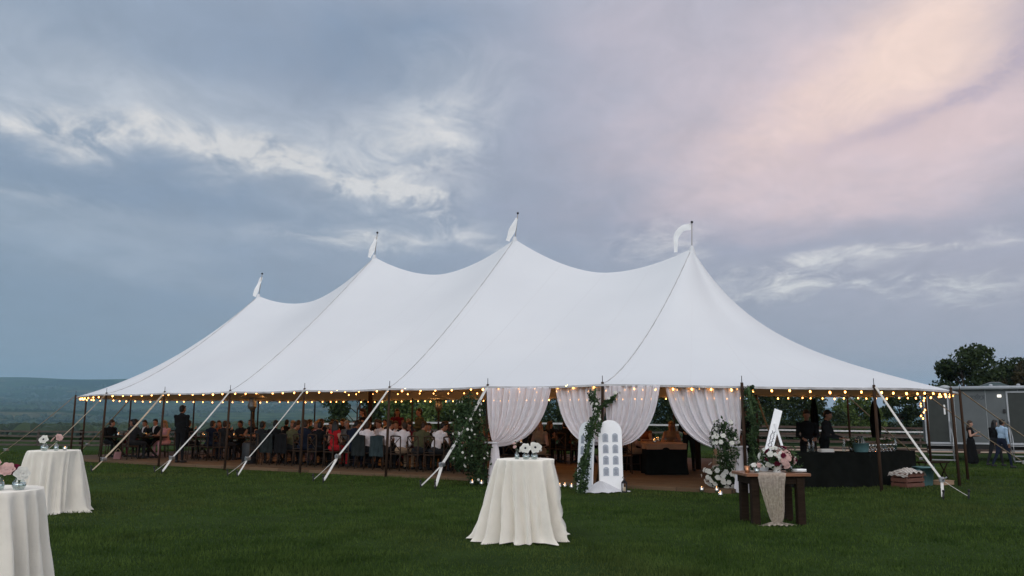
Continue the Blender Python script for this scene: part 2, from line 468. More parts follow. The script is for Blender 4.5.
def valley_mat():
    m, nt, out = new_mat('valley_fields')
    tc = N(nt, 'ShaderNodeTexCoord')
    vo = N(nt, 'ShaderNodeTexVoronoi'); vo.inputs['Scale'].default_value = .0032; vo.inputs['Randomness'].default_value = .9
    n0 = N(nt, 'ShaderNodeTexNoise'); n0.inputs['Scale'].default_value = .004; n0.inputs['Detail'].default_value = 4
    va = N(nt, 'ShaderNodeVectorMath', operation='SCALE'); va.inputs['Scale'].default_value = 160
    nt.links.new(tc.outputs['Object'], n0.inputs['Vector']); nt.links.new(n0.outputs['Color'], va.inputs[0])
    vv = N(nt, 'ShaderNodeVectorMath', operation='ADD'); nt.links.new(tc.outputs['Object'], vv.inputs[0]); nt.links.new(va.outputs[0], vv.inputs[1])
    nt.links.new(vv.outputs[0], vo.inputs['Vector'])
    sp = N(nt, 'ShaderNodeSeparateColor'); nt.links.new(vo.outputs['Color'], sp.inputs[0])
    cr = N(nt, 'ShaderNodeValToRGB'); cr.color_ramp.interpolation = 'CONSTANT'
    el = cr.color_ramp.elements
    el[0].position = 0; el[0].color = (.026, .048, .016, 1); el[1].position = .3; el[1].color = (.065, .092, .034, 1)
    for p_, c_ in ((.5, (.020, .036, .014)), (.68, (.13, .125, .065)), (.82, (.045, .075, .026))):
        e = el.new(p_); e.color = (*c_, 1)
    nt.links.new(sp.outputs[0], cr.inputs[0])
    n1 = N(nt, 'ShaderNodeTexNoise'); n1.inputs['Scale'].default_value = .02; n1.inputs['Detail'].default_value = 7
    nt.links.new(tc.outputs['Object'], n1.inputs['Vector'])
    mr = N(nt, 'ShaderNodeMapRange'); mr.inputs[1].default_value = .3; mr.inputs[2].default_value = .7; mr.inputs[3].default_value = .25; mr.inputs[4].default_value = 1.15
    nt.links.new(n1.outputs['Fac'], mr.inputs[0])
    mu = N(nt, 'ShaderNodeMix', data_type='RGBA', blend_type='MULTIPLY'); mu.inputs[0].default_value = 1
    nt.links.new(cr.outputs[0], mu.inputs[6]); nt.links.new(mr.outputs[0], mu.inputs[7])
    p = N(nt, 'ShaderNodeBsdfDiffuse'); nt.links.new(mu.outputs[2], p.inputs[0]); nt.links.new(p.outputs[0], out.inputs[0])
    return m

def polar_sheet(radii, naz, zf, mat, name, centre=False):
    P = []
    az = np.linspace(0, 2 * PI, naz, endpoint=False)
    V = []
    for r in radii:
        x = r * np.sin(az); y = r * np.cos(az)
        V.append(np.stack([x, y, zf(x, y)], 1))
    V = np.concatenate(V)
    F = []
    idx = np.arange(naz)
    for i in range(len(radii) - 1):
        a = i * naz + idx; b = i * naz + (idx + 1) % naz
        F.append(np.stack([a, a + naz, b + naz, b], 1))
    F = np.concatenate(F)[:, ::-1]
    me = raw_mesh(name, V, F, mat, True)
    return link(bpy.data.objects.new(name, me))

rad = [.01] + list(np.linspace(1, 76, 90))
lawn = tag(polar_sheet(rad, 240, gz_near, ground_mat(), 'lawn'), kind='structure')
radf = list(np.geomspace(75.9, 9500, 150))
def tz(x, y):
    z = terrain_z(x, y); return z - .06 * (1 - sstep(76, 90, np.hypot(x, y)))
valley = tag(polar_sheet(radf, 540, tz, valley_mat(), 'valley_terrain'), kind='structure')

# ---- grass blades over the lawn, denser and finer close by
def grass_mat():
    m, nt, out = new_mat('grass_blade')
    at = N(nt, 'ShaderNodeAttribute', attribute_name='tint')
    tc = N(nt, 'ShaderNodeTexCoord'); nz = N(nt, 'ShaderNodeTexNoise'); nz.inputs['Scale'].default_value = 1.5; nz.inputs['Detail'].default_value = 6; nz.inputs['Roughness'].default_value = .62
    nt.links.new(tc.outputs['Object'], nz.inputs['Vector'])
    mr = N(nt, 'ShaderNodeMapRange'); mr.inputs[1].default_value = .3; mr.inputs[2].default_value = .7; mr.inputs[3].default_value = -.08; mr.inputs[4].default_value = .85
    nt.links.new(nz.outputs['Fac'], mr.inputs[0])
    ad = N(nt, 'ShaderNodeMath', operation='MULTIPLY_ADD'); ad.inputs[1].default_value = .45
    nt.links.new(at.outputs['Fac'], ad.inputs[0]); nt.links.new(mr.outputs[0], ad.inputs[2])
    cr = N(nt, 'ShaderNodeValToRGB'); cr.color_ramp.elements[0].position = .1; cr.color_ramp.elements[1].position = 1
    cr.color_ramp.elements[0].color = (.026, .051, .012, 1); cr.color_ramp.elements[1].color = (.078, .122, .031, 1)
    nt.links.new(ad.outputs[0], cr.inputs[0])
    # worn, paler and yellower patches and darker lush ones
    n3 = N(nt, 'ShaderNodeTexNoise'); n3.inputs['Scale'].default_value = .16; n3.inputs['Detail'].default_value = 6; n3.inputs['Roughness'].default_value = .6
    nt.links.new(tc.outputs['Object'], n3.inputs['Vector'])
    m3 = N(nt, 'ShaderNodeMapRange'); m3.inputs[1].default_value = .48; m3.inputs[2].default_value = .68; m3.inputs[3].default_value = 0; m3.inputs[4].default_value = .75; nt.links.new(n3.outputs['Fac'], m3.inputs[0])
    x3 = N(nt, 'ShaderNodeMix', data_type='RGBA'); x3.inputs[7].default_value = (.088, .104, .036, 1)
    nt.links.new(m3.outputs[0], x3.inputs[0]); nt.links.new(cr.outputs[0], x3.inputs[6])
    class _C: outputs = [x3.outputs[2]]
    cr = _C
    d = N(nt, 'ShaderNodeBsdfDiffuse'); t = N(nt, 'ShaderNodeBsdfTranslucent'); mx = N(nt, 'ShaderNodeMixShader'); mx.inputs[0].default_value = .25
    nt.links.new(cr.outputs[0], d.inputs[0]); nt.links.new(cr.outputs[0], t.inputs[0])
    nt.links.new(d.outputs[0], mx.inputs[1]); nt.links.new(t.outputs[0], mx.inputs[2]); nt.links.new(mx.outputs[0], out.inputs[0])
    return m

def make_grass():
    n = 520000
    u = RNG.random(n); r = 5.2 * (44 / 5.2) ** (u ** .92)
    az = RNG.uniform(-R(48), R(48), n)
    x = r * np.sin(az); y = r * np.cos(az)
    a = (x - TO[0]) * CA - (y - TO[1]) * SA; b = (x - TO[0]) * SA + (y - TO[1]) * CA
    onfloor = (a > -4.6) & (a < 21.2) & (b > .3) & (b < 13)
    clump = fnoise(x * 1.3, y * 1.3, 21) + .6 * fnoise(x * 4, y * 4, 22)
    keep = ~onfloor & (RNG.random(n) < .72 + .2 * clump)
    x, y, r, clump = x[keep], y[keep], r[keep], clump[keep]; n = len(x)
    z = gz_near(x, y)
    h = RNG.uniform(.018, .040, n) * np.maximum(.45, 1 + .30 * clump) * (1 + r / 60); w = (.0035 + r * .00042) * RNG.uniform(.7, 1.3, n)
    ph = RNG.uniform(0, 2 * PI, n); lean = RNG.uniform(.1, .75, n) * h; ld = RNG.uniform(0, 2 * PI, n)
    dx, dy = np.cos(ph) * w, np.sin(ph) * w
    lx, ly = np.cos(ld) * lean, np.sin(ld) * lean
    V = np.empty((n, 3, 3), np.float32)
    V[:, 0] = np.stack([x - dx, y - dy, z - .004], 1); V[:, 1] = np.stack([x + dx, y + dy, z - .004], 1); V[:, 2] = np.stack([x + lx, y + ly, z + h], 1)
    F = np.arange(n * 3).reshape(n, 3)
    me = raw_mesh('grass', V.reshape(-1, 3), F, grass_mat(), False, RNG.random(n))
    return tag(link(bpy.data.objects.new('grass', me)), 'short dark green mown grass covering the lawn', 'grass', kind='stuff')
make_grass()

# ---- sand riding arena beyond the tent on the right (seen as tan strips between the rails)
def patch(name, x0, x1, y0, y1, dz, mat, n=20):
    P = []
    for i in range(n + 1):
        yy = y0 + (y1 - y0) * i / n
        P.append([(x0 + (x1 - x0) * j / n, yy, gz(x0 + (x1 - x0) * j / n, yy) + dz) for j in range(n + 1)])
    mb = MB(); mb.grid(P); return tag(mb.build(name, mat), kind='structure')
patch('sand_ground', 14, 42, 46, 60, .03, surf('arena_sand', (.34, .25, .18), .95, .2, .8, bump=.3))

# ---- far woods in the valley: one mass nobody could count
def make_woods():
    V = []; F = []; T = []
    base = []
    for j in range(3):
        ph = (-.15, .45, 1.1)[j]; k = 7
        for i in range(k):
            t = 2 * PI * (i + .5 * (j % 2)) / k
            base.append((math.cos(ph) * math.cos(t), math.cos(ph) * math.sin(t), math.sin(ph)))
    base.append((0, 0, 1.0)); base = np.array(base)
    fs = []
    for j in range(2):
        for i in range(7):
            i2 = (i + 1) % 7
            fs += [(j * 7 + i, j * 7 + i2, (j + 1) * 7 + i2), (j * 7 + i, (j + 1) * 7 + i2, (j + 1) * 7 + i)]
    for i in range(7): fs.append((14 + i, 14 + (i + 1) % 7, 21))
    fs = np.array(fs); off = 0
    rg = np.random.default_rng(5)
    strips = []
    for _ in range(330):
        r = 430 * (6500 / 430) ** rg.random(); az = rg.uniform(-R(42), R(42))
        L = r * rg.uniform(.05, .26); an = rg.uniform(-.25, .25)
        strips.append((r * math.sin(az), r * math.cos(az), L, an, r))
    for (x, y, L, an, r) in strips:
        n = int(min(60, 10 + L / 7)); wd = rg.uniform(4, 12) * (1 + r / 1200)
        for _ in range(n):
            s = rg.uniform(-.5, .5) * L; q = rg.normal() * wd
            px, py = x + math.cos(an) * s - math.sin(an) * q, y + math.sin(an) * s + math.cos(an) * q
            if math.hypot(px, py) < 190: continue
            h = rg.uniform(2.5, 5.5) * (1 + r / 3500); w = h * rg.uniform(.6, 1.2)
            c = float(terrain_z(np.array([px]), np.array([py]))[0])
            d = base * np.array([w, w, h]) * rg.uniform(.78, 1.18, (22, 1)) + np.array([px, py, c])
            V.append(d); F.append(fs + off); T.append(np.full(len(fs), rg.random())); off += 22
    me = raw_mesh('valley_woodland', np.concatenate(V), np.concatenate(F), leafy('woodland_leaf', (.010, .021, .009), (.034, .055, .020), 0, .05), False, np.concatenate(T))
    return tag(link(bpy.data.objects.new('valley_woodland', me)), 'far dark woods and hedgerows across the hazy valley', 'woods', kind='stuff')
make_woods()

# ------------------------------------------------------------------ the tent
tent = thing('pole_tent', 'large white sailcloth pole tent with four peaks open on all sides', 'tent', (TO[0], TO[1], 0), -TH)
PEAK = [6.39, 7.41, 7.42, 6.47]
RX_R, RX_L = 6.75, 6.45          # reach of the rounded ends beyond the outer peaks

def ridge(s):
    k = min(2, max(0, int(s / (2 * SP)))); t = s / (2 * SP) - k
    base = PEAK[k] * (1 - t) + PEAK[k + 1] * t
    q = 2 * abs(t - .5)
    return base - .93 * (1 - q ** 1.75)
def eave_z(x):
    return HP - .10 * float(sstep(LEN - 1, LEN + 6.5, x)) - .02 * float(sstep(0, -6, x))
def gprof(u, p):
    if isinstance(p, tuple):          # rounded ends: blend from the outer seam's profile to the flared end profile
        p0, w, lo, k = p
        return (1 - w) * (1 - u) ** p0 + w * (1 - u) * (lo + (1 - lo) * math.exp(-u / k))
    return (1 - u) ** p
def pw(s):
    m = abs(math.sin(PI * s / (2 * SP))); e = min(s, LEN - s) / (2 * SP)
    return (1.36 if e < .5 else 1.17) * (1 - m) + 1.06 * m

def canopy_cols():
    """outline columns: (ridge point, eave point, profile power, slack)"""
    c = []
    nS = 72
    for i in range(nS + 1):
        s = LEN * i / nS
        t = (s / SP) % 1; m = abs(math.sin(PI * s / (2 * SP)))
        c.append((s, 0.0, -1, ridge(s), pw(s), math.sin(PI * t), s))
    for i in range(1, 36):
        a = -PI / 2 + PI * i / 36
        c.append((LEN, a, 0, PEAK[3], (1.36, float(sstep(0, .9, PI / 2 - abs(a))), .42, .30), abs(math.sin(3 * (a + PI / 2))), LEN + HW * (a + PI / 2)))
    for i in range(nS + 1):
        s = LEN * (1 - i / nS)
        t = (s / SP) % 1; m = abs(math.sin(PI * s / (2 * SP)))
        c.append((s, 0.0, 1, ridge(s), pw(s), math.sin(PI * t), s))
    for i in range(1, 36):
        a = PI / 2 + PI * i / 36
        c.append((0.0, a, 0, PEAK[0], (1.36, float(sstep(0, .9, PI / 2 - abs(PI - a))), .47, .52), abs(math.sin(3 * (a + PI / 2))), -HW * (a - PI / 2)))
    return c
def eave_pt(cc):
    s, a, side, zr, p, sl, uu = cc
    if side != 0: return s, HW + side * (HW - .05 * sl)
    rx = RX_R if s > 1 else RX_L
    return s + (rx - .10 * sl) * math.cos(a), HW + (HW - .10 * sl) * math.sin(a)
COLS = canopy_cols()
def canopy_point(cc, u, lift=0.0):
    ex, ey = eave_pt(cc)
    x = cc[0] + (ex - cc[0]) * u; y = HW + (ey - HW) * u
    ez = eave_z(ex) - .03 * cc[5]
    return (x, y, ez + (cc[3] - ez) * gprof(u, cc[4]) + lift)
NU = 26
CANOPY_FLIP = True
def ulist():
    return [(i / NU) ** 1.25 for i in range(NU + 1)]
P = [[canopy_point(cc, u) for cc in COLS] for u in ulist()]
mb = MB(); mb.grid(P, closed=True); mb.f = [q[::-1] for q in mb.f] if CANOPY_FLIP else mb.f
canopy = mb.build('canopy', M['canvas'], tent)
uvl = canopy.data.uv_layers.new(name='UVMap')
nC = len(COLS)
for poly in canopy.data.polygons:
    js = [canopy.data.loops[li].vertex_index % nC for li in poly.loop_indices]
    us = [COLS[j][6] / 1.55 for j in js]
    if max(us) - min(us) > 3: us = [max(us) if (max(us) - q) < 3 else max(us) for q in us]
    for li, q in zip(poly.loop_indices, us):
        uvl.data[li].uv = (q, (canopy.data.loops[li].vertex_index // nC) / NU)
# hem webbing along the eave, and the short hanging hem flap
hem = MB()
hp = [canopy_point(cc, 1.0) for cc in COLS]
hem.grid([[(p[0], p[1], p[2] - .002) for p in hp], [(p[0] + (p[0] - LEN / 2) * .0004, p[1] + (p[1] - HW) * .002, p[2] - .045) for p in hp]], closed=True)
hem.build('eave_hem', M['seam'], canopy)
# seam ropes from each peak down the front and back, and on the ends
def seam(side, k):
    cc = (2 * SP * k, 0.0, side, PEAK[k], pw(2 * SP * k), 0, 0)
    return [canopy_point(cc, u, .008) for u in [i / 40 for i in range(1, 41)]]
for k in range(4):
    for side in (-1, 1):
        pts = seam(side, k)
        pts = [(p[0] + .004 * math.sin(i * 2.4), p[1], p[2]) for i, p in enumerate(pts)]
        MB().tube(pts, .0085, 5).build('seam_rope', M['seam'], canopy)

# poles: (a, b) at the eave, extra lean at the base
ends_r = [-64, -38, -11, 7, 33, 62]
ends_l = [-54, -38, -10, 18, 44, 68]
pole_top = {}
front = []
def side_pole(a, b, oa, ob, name='side_pole'):
    ez = eave_z(a)
    p0 = (a + oa, b + ob, gz(*W(a + oa, b + ob)[:2])); p1 = (a, b, ez + .05)
    mb_ = MB()
    mb_.tube([p0, tuple((p0[i] + p1[i]) / 2 for i in range(3)), p1], [.035, .035, .031], 10)
    pl = mb_.build(name, M['pole'], tent)
    MB().tube([p1, (p1[0], p1[1], p1[2] + .14)], .008, 6).build('pole_pin', M['iron'], pl)
    return p1
tops = []
for i in range(7):
    tops.append(('f', i, side_pole(i * SP, .04, -.03, -.04)))
    side_pole(i * SP, 2 * HW - .04, 0, .03)
for a in ends_r:
    t = R(a); tops.append(('r', a, side_pole(LEN + (RX_R - .05) * math.cos(t), HW + (HW - .05) * math.sin(t), .03 * math.cos(t), .03 * math.sin(t))))
for a in ends_l:
    t = R(a); tops.append(('l', a, side_pole(-(RX_L - .05) * math.cos(t), HW + (HW - .05) * math.sin(t), -.03 * math.cos(t), .03 * math.sin(t))))

# centre poles with masts and pennants
mast_lean = [(.16, 0.0), (.12, 0.0), (.12, 0.0), (.03, 0.0)]
for k in range(4):
    a = 2 * SP * k; z = PEAK[k]
    mbp = MB(); mbp.tube([(a - .02, HW, .02), (a, HW, z - .05)], [.085, .07], 12)
    cp = mbp.build('center_pole', M['pole'], tent)
    top = (a + mast_lean[k][0], HW, z + [.88, .88, .84, .76][k])
    m1 = MB(); m1.tube([(a, HW, z - .12), top], .013, 8); m1.build('mast', M['mast'], cp)
    m2 = MB(); m2.ball((top[0], top[1], top[2] + .03), .040, 10, 8); m2.build('finial', M['iron'], cp)
    # collar of canvas round the pole
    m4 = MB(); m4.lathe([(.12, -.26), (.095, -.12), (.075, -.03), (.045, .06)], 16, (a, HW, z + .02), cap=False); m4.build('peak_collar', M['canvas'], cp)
    # pennant: strip from the mast head, curling to the left (towards -a) and falling
    def cl(t):
        if k == 3: return (-.03 - .46 * math.sin(min(1, t * 1.6) * PI / 2) ** .9, -.10 - .08 * t - .86 * max(0, t - .18) ** 1.25)
        return (-.04 - [.26, .24, .30][k] * t ** 1.1, -.12 - .78 * t)
    rows = []
    for i in range(19):
        t = i / 18; x0, z0 = cl(t); x1, z1 = cl(t + .01); tx_, tz_ = x1 - x0, z1 - z0; L_t = math.hypot(tx_, tz_)
        wd = (.21 - .10 * t) if k == 3 else (.10 + .14 * math.sin(PI * min(.8, t * .9)))
        r_ = []
        for j in range(6):
            q = j / 5 - .5
            r_.append((top[0] + x0 - tz_ / L_t * q * wd, HW + .022 * math.sin(t * 8 + q * 3 + k) - .10 * t, top[2] + z0 + tx_ / L_t * q * wd))
        rows.append(r_)
    m3 = MB(); m3.grid(rows); m3.build('pennant', M['pennant'], cp)

# guy straps: pole head, fork point and the two stakes on the ground
def strap(p0, stakes, fork=.80, mat='webbing', wd=.045, rt=True):
    g = []
    for s_ in stakes:
        x, y, _ = W(*s_); g.append((s_[0], s_[1], gz(x, y)))
    mid = tuple(sum(q[i] for q in g) / len(g) for i in range(3))
    F_ = tuple(p0[i] + (mid[i] - p0[i]) * fork for i in range(3))
    def band(mb_, A, B, w):
        A = Vector(A); B = Vector(B); t = (B - A).normalized(); sd = t.cross(Vector((0, 0, 1))).normalized()
        up = sd.cross(t).normalized()
        n = 10; vs = []
        for i in range(n + 1):
            c = A + (B - A) * i / n + Vector((0, 0, -.05 * math.sin(PI * i / n) * min(1, (B - A).length / 3)))
            vs.append([c + sd * w + up * .004, c - sd * w + up * .004, c - sd * w - up * .004, c + sd * w - up * .004])
        mb_.grid(vs, closed=True, smooth=False)
    m_ = MB()
    st = None
    band(m_, (p0[0], p0[1], p0[2] - .03), F_, wd)
    st = m_.build('guy_strap', M[mat], tent)
    for q in g:
        m2 = MB(); band(m2, F_, (q[0], q[1], q[2] + .06), wd * .75); m2.build('strap_tail', M[mat], st)
        m3 = MB(); m3.tube([(q[0] + .02, q[1] - .05, q[2] + .16), (q[0] - .01, q[1] + .02, q[2] - .12)], .018, 7); m3.ball((q[0] + .02, q[1] - .05, q[2] + .17), .028, 7, 5)
        m3.build('stake', M['iron'], st)
    if rt:
        m4 = MB(); m4.box(F_, (.10, .16, .10), bev=.02); m4.tube([(F_[0], F_[1] - .05, F_[2] - .02), (F_[0] + .10, F_[1] - .16, F_[2] + .06)], .015, 6)
        m4.build('ratchet', M['steel'], st)
    return st
ez = HP
strap((0, 0, ez), [(-.6, -2.0)], .9, 'tanweb', .03)
strap((SP, 0, ez), [(3.65, -2.6)], .85, 'tanweb', .035)
strap((2 * SP, 0, ez), [(5.42, -1.85), (5.86, -1.95)], .82)
strap((3 * SP, 0, ez), [(8.18, -1.65), (8.70, -1.78)], .80, wd=.03)
strap((4 * SP, 0, ez), [(11.34, -1.72), (11.82, -1.88)], .74)
strap((5 * SP, 0, ez), [(14.74, -1.88), (15.08, -1.80)], .78)
t = R(-38); strap((LEN + RX_R * math.cos(t), HW + HW * math.sin(t), ez - .06), [(24.84, 1.34), (25.25, 1.75)], .84, wd=.034)
t = R(7); strap((LEN + RX_R * math.cos(t), HW + HW * math.sin(t), ez - .08), [(27.6, 8.2)], .80, 'tanweb', .04)
t = R(33); strap((LEN + RX_R * math.cos(t), HW + HW * math.sin(t), ez - .08), [(26.6, 11.4)], .85, 'tanweb', .03)
t = R(62); strap((LEN + RX_R * math.cos(t), HW + HW * math.sin(t), ez - .08), [(23.6, 14.4)], .85, 'tanweb', .03)
t = R(-54); strap((-RX_L * math.cos(t), HW + HW * math.sin(t), ez), [(-5.6, -.5)], .85, 'tanweb', .035)
t = R(-10); strap((-RX_L * math.cos(t), HW + HW * math.sin(t), ez), [(-8.6, 4.6)], .85, 'tanweb', .035)
for i in (2, 4, 6): strap((i * SP, 2 * HW, ez), [(i * SP + .2, 2 * HW + 2.2)], .85, 'tanweb', .03)

# ------------------------------------------------------------------ wooden floor
def floor_sheet():
    mb_ = MB()
    a0, a1, b0, b1 = -4.4, 21.0, .45, 12.3
    mb_.box(((a0 + a1) / 2, (b0 + b1) / 2, -.12), (a1 - a0, b1 - b0, .40), bev=.01)
    o = mb_.build('plank_floor', M['planks']); o.location = (TO[0], TO[1], 0); o.rotation_euler = (0, 0, -TH)
    tag(o, kind='structure')
FZ = .08
floor_sheet()

# ------------------------------------------------------------------ string lights
def string_light(name_label, pts, n, sag=.06, group='string lights round the tent', bm_='bulb'):
    pts = [Vector(p) for p in pts]
    L = [0]
    for i in range(1, len(pts)): L.append(L[-1] + (pts[i] - pts[i - 1]).length)
    def at(s):
        for i in range(1, len(pts)):
            if s <= L[i] or i == len(pts) - 1:
                return pts[i - 1].lerp(pts[i], min(1, (s - L[i - 1]) / max(1e-6, L[i] - L[i - 1])))
    root = thing('string_light', name_label, 'string light', tuple(pts[0]), 0, group)
    o = pts[0]
    path = []
    for i in range(n * 2 + 1):
        s = L[-1] * i / (n * 2); p = at(s) - o
        path.append((p.x, p.y, p.z - (sag if i % 2 else 0)))
    MB().tube(path, .009, 5).build('wire', M['wire'], root)
    b = MB(); b.lathe([(.004, -.070), (.015, -.063), (.021, -.047), (.017, -.031), (.011, -.018)], 8, mi=0)
    b.lathe([(.014, -.018), (.014, .010)], 8, mi=1)
    me = b.mesh('bulb', [M[bm_], M['iron']])
    for i in range(n):
        p = Vector(path[2 * i + 1])
        f_ = random.uniform(-.22, .22); p = p + (Vector(path[2 * i + 2]) - p) * f_ * 2 if f_ > 0 else p + (Vector(path[2 * i]) - p) * -f_ * 2
        q = bpy.data.objects.new('bulb', me); link(q, root); q.scale = (1, 1, 1) if i % 5 else (1.18, 1.18, 1.12)
        q.location = (p.x, p.y, p.z); q.rotation_euler = (random.uniform(-.25, .25), random.uniform(-.25, .25), random.uniform(0, 6))
    return root
def eave_line(cols, inset=.14, dz=-.10):
    r = []
    for cc in cols:
        ex, ey = eave_pt(cc)
        x = ex; y = ey
        cx = min(max(ex, 0), LEN)
        d = math.hypot(ex - cx, ey - HW); k = (d - inset) / d
        r.append(W(cx + (ex - cx) * k, HW + (ey - HW) * k, eave_z(ex) + dz))
    return r
fcols = [c for c in COLS if c[2] == -1]; bcols = [c for c in COLS if c[2] == 1]
rcols = [c for c in COLS if c[2] == 0 and c[0] > 1]; lcols = [c for c in COLS if c[2] == 0 and c[0] < 1]
string_light('warm bulb string along the front edge of the tent roof', eave_line(fcols, .12, .0), 37, .03)
string_light('warm bulb string along the far edge of the tent roof', eave_line(bcols, .12, -.03), 46, .06)
string_light('warm bulb string round the tent end beside the trailer', eave_line(rcols, .12, -.02), 46, .06)
string_light('warm bulb string round the tent end towards the valley', eave_line(lcols, .12, -.02), 44, .06)
for bb, lb in ((3.0, 'unseen fill-light bulb string added high under the roof, nearest the lawn'), (6.1, 'unseen fill-light bulb string added high under the roof along the centre poles'), (9.6, 'unseen fill-light bulb string added high under the roof towards the valley')):  # strings added out of sight above the eave to warm the interior
    string_light(lb, [W(-.5 + 18.6 * i / 20, bb, 2.95 + .25 * math.cos(i * PI / 2)) for i in range(21)], 44, .05, 'added fill string lights under the roof', 'bulb_fill')
string_light('warm bulb string inside the roof before the far edge', eave_line(bcols, 1.3, .30), 26, .10)
# string spiralling down the far pole near the bar
pp = [W(LEN + (RX_R - .15) * math.cos(R(33)) + .07 * math.cos(i * .9), HW + (HW - .15) * math.sin(R(33)) + .07 * math.sin(i * .9), 2.1 - i * .045) for i in range(14)]
string_light('short warm bulb string wound round a pole behind the bar', pp, 7, 0.0)

# ------------------------------------------------------------------ entrance drapes
def swag(a0, b0, a1, b1, z_tie, label, flip, spread=.30, seed=0, tail=True, toff=.03, eave0=HP, eave1=HP):
    """gathered from the eave (pole end 0 to middle 1) to a tie at the pole, then a tail to the ground"""
    x0, y0, _ = W(a0, b0); x1, y1, _ = W(a1, b1)
    root = thing('curtain', label, 'curtain', (x0, y0, 0), 0, 'swagged entrance curtains')
    dx, dy = x1 - x0, y1 - y0; L = math.hypot(dx, dy); ux, uy = dx / L, dy / L; nx, ny = uy, -ux
    rg = random.Random(seed); phs = [rg.uniform(0, 6) for _ in range(4)]
    rows = []; nT = 150; nS = 30
    for j in range(nS + 1):
        s = j / nS; row = []
        for i in range(nT + 1):
            t = i / nT
            zt = eave0 + (eave1 - eave0) * t - .05
            # quadratic bezier from the top point to the tie
            p0 = (t * L, zt); p2 = (.10 + t * spread * .35, z_tie + .10 * (1 - t) - .06 * t)
            p1 = (t * L * (.97 - .10 * t), zt * .36 + p2[1] * .64 - .05 - .42 * t)
            w0, w1, w2 = (1 - s) ** 2, 2 * s * (1 - s), s * s
            l = p0[0] * w0 + p1[0] * w1 + p2[0] * w2; z = p0[1] * w0 + p1[1] * w1 + p2[1] * w2
            fade = (1 - s) ** .6
            off = (.050 * math.sin(t * 58 + phs[0] + s * 1.2 + 2.5 * math.sin(t * 5)) + .030 * math.sin(t * 103 + phs[1]) + .03 * math.sin(t * 17 + phs[3])) * (.35 + .65 * fade) + .06 * (t - .5) * (1 - fade)
            l += .012 * math.sin(t * 52 + phs[2]) * fade
            row.append((ux * l + nx * (off + .10), uy * l + ny * (off + .10), z))
        rows.append(row)
    MB().grid(rows).build('swag', M['sheer'], root)
    tb = MB(); tb.tube([(ux * (.10 + .17 * math.cos(q)) + nx * (.10 + .11 * math.sin(q)), uy * (.10 + .17 * math.cos(q)) + ny * (.10 + .11 * math.sin(q)), z_tie + .03) for q in [i * PI / 6 for i in range(13)]], .022, 6)
    tb.build('tie_back', M['chiffon'], root)
    if tail:
        rows = []; n2 = 30
        for j in range(17):
            s = j / 16; w = .07 + .11 * s ** .8
            row = []
            for i in range(n2 + 1):
                q = 2 * PI * i / n2
                rr = 1 + .22 * math.sin(q * 6 + phs[3]) * (.4 + .6 * s)
                row.append((ux * (toff + w * rr * math.cos(q)) + nx * (.10 + w * .55 * rr * math.sin(q)), uy * (toff + w * rr * math.cos(q)) + ny * (.10 + w * .55 * rr * math.sin(q)), z_tie + .03 - (z_tie + .02) * s))
            rows.append(row)
        MB().grid(rows).build('tail', M['sheer'], root)
    return root
def rpt(deg, k=1.0):
    t = R(deg); return LEN + (RX_R - .1) * k * math.cos(t), HW + (HW - .1) * k * math.sin(t)
am = 5 * SP + SP * .58
swag(5 * SP + .05, .08, am, .08, .93, 'white sheer curtain swagged to the post with the big leafy column', 0, .34, 1, toff=.20)
swag(6 * SP - .02, .08, am + .05, .08, 1.0, 'white sheer curtain swagged above the smaller leaf-covered arch board', 0, .30, 2, tail=False)
e1 = rpt(-64); em = rpt(-78.5)
swag(6 * SP + .06, .10, em[0], em[1], 1.0, 'white sheer curtain swagged above the white board of table cards', 0, .30, 3, tail=False)
swag(e1[0], e1[1], em[0] + .05, em[1] + .02, .92, 'white sheer curtain swagged to the post beside the white blossom bush', 0, .40, 4, eave0=HP - .03)
# floaty fabric pooled at the foot of the card boards
def pool(x, y, r, label):
    rows = []
    for j in range(13):
        s = j / 12; row = []
        for i in range(48):
            q = 2 * PI * i / 48
            rr = r * (s ** .8) * (1 + .18 * math.sin(3 * q + 1) + .08 * math.sin(9 * q)) + .02
            z = .20 * (1 - s) ** 2.2 + .035 * abs(math.sin(7 * q + s * 3)) * (1 - .3 * s) + .012
            row.append((rr * math.cos(q) * 1.25, rr * math.sin(q) * .6, z))
        rows.append(row)
    o = MB().grid(rows, closed=True).build('chiffon_drape', M['chiffon']); o.location = (x, y, 0)
    return tag(o, label, 'fabric')
pool(1.86, 17.93, .40, 'white chiffon pooled on the grass at the foot of the card boards')

# ------------------------------------------------------------------ foliage
def leaf_mesh(name, pts, size, mat, rg, droop=.3, aspect=.5, tint=None):
    """one folded diamond leaf (two quads-as-triangles pairs) per point"""
    pts = np.asarray(pts, float); n = len(pts)
    a = rg.normal(size=(n, 3)); a[:, 2] -= droop; a /= np.linalg.norm(a, axis=1)[:, None]
    b = np.cross(a, rg.normal(size=(n, 3))); b /= np.linalg.norm(b, axis=1)[:, None]
    c = np.cross(a, b)
    s = size * rg.uniform(.6, 1.3, n)[:, None]
    V = np.empty((n, 4, 3))
    V[:, 0] = pts - a * s * .5
    V[:, 1] = pts + b * s * aspect * .5 + c * s * .10
    V[:, 2] = pts + a * s * .5
    V[:, 3] = pts - b * s * aspect * .5 + c * s * .10
    i = np.arange(n) * 4
    F = np.concatenate([np.stack([i, i + 1, i + 2], 1), np.stack([i, i + 2, i + 3], 1)])
    t = rg.random(n) if tint is None else np.clip(tint + .25 * rg.normal(size=n), 0, 1)
    return raw_mesh(name, V.reshape(-1, 3), F, mat, False, np.concatenate([t, t]))

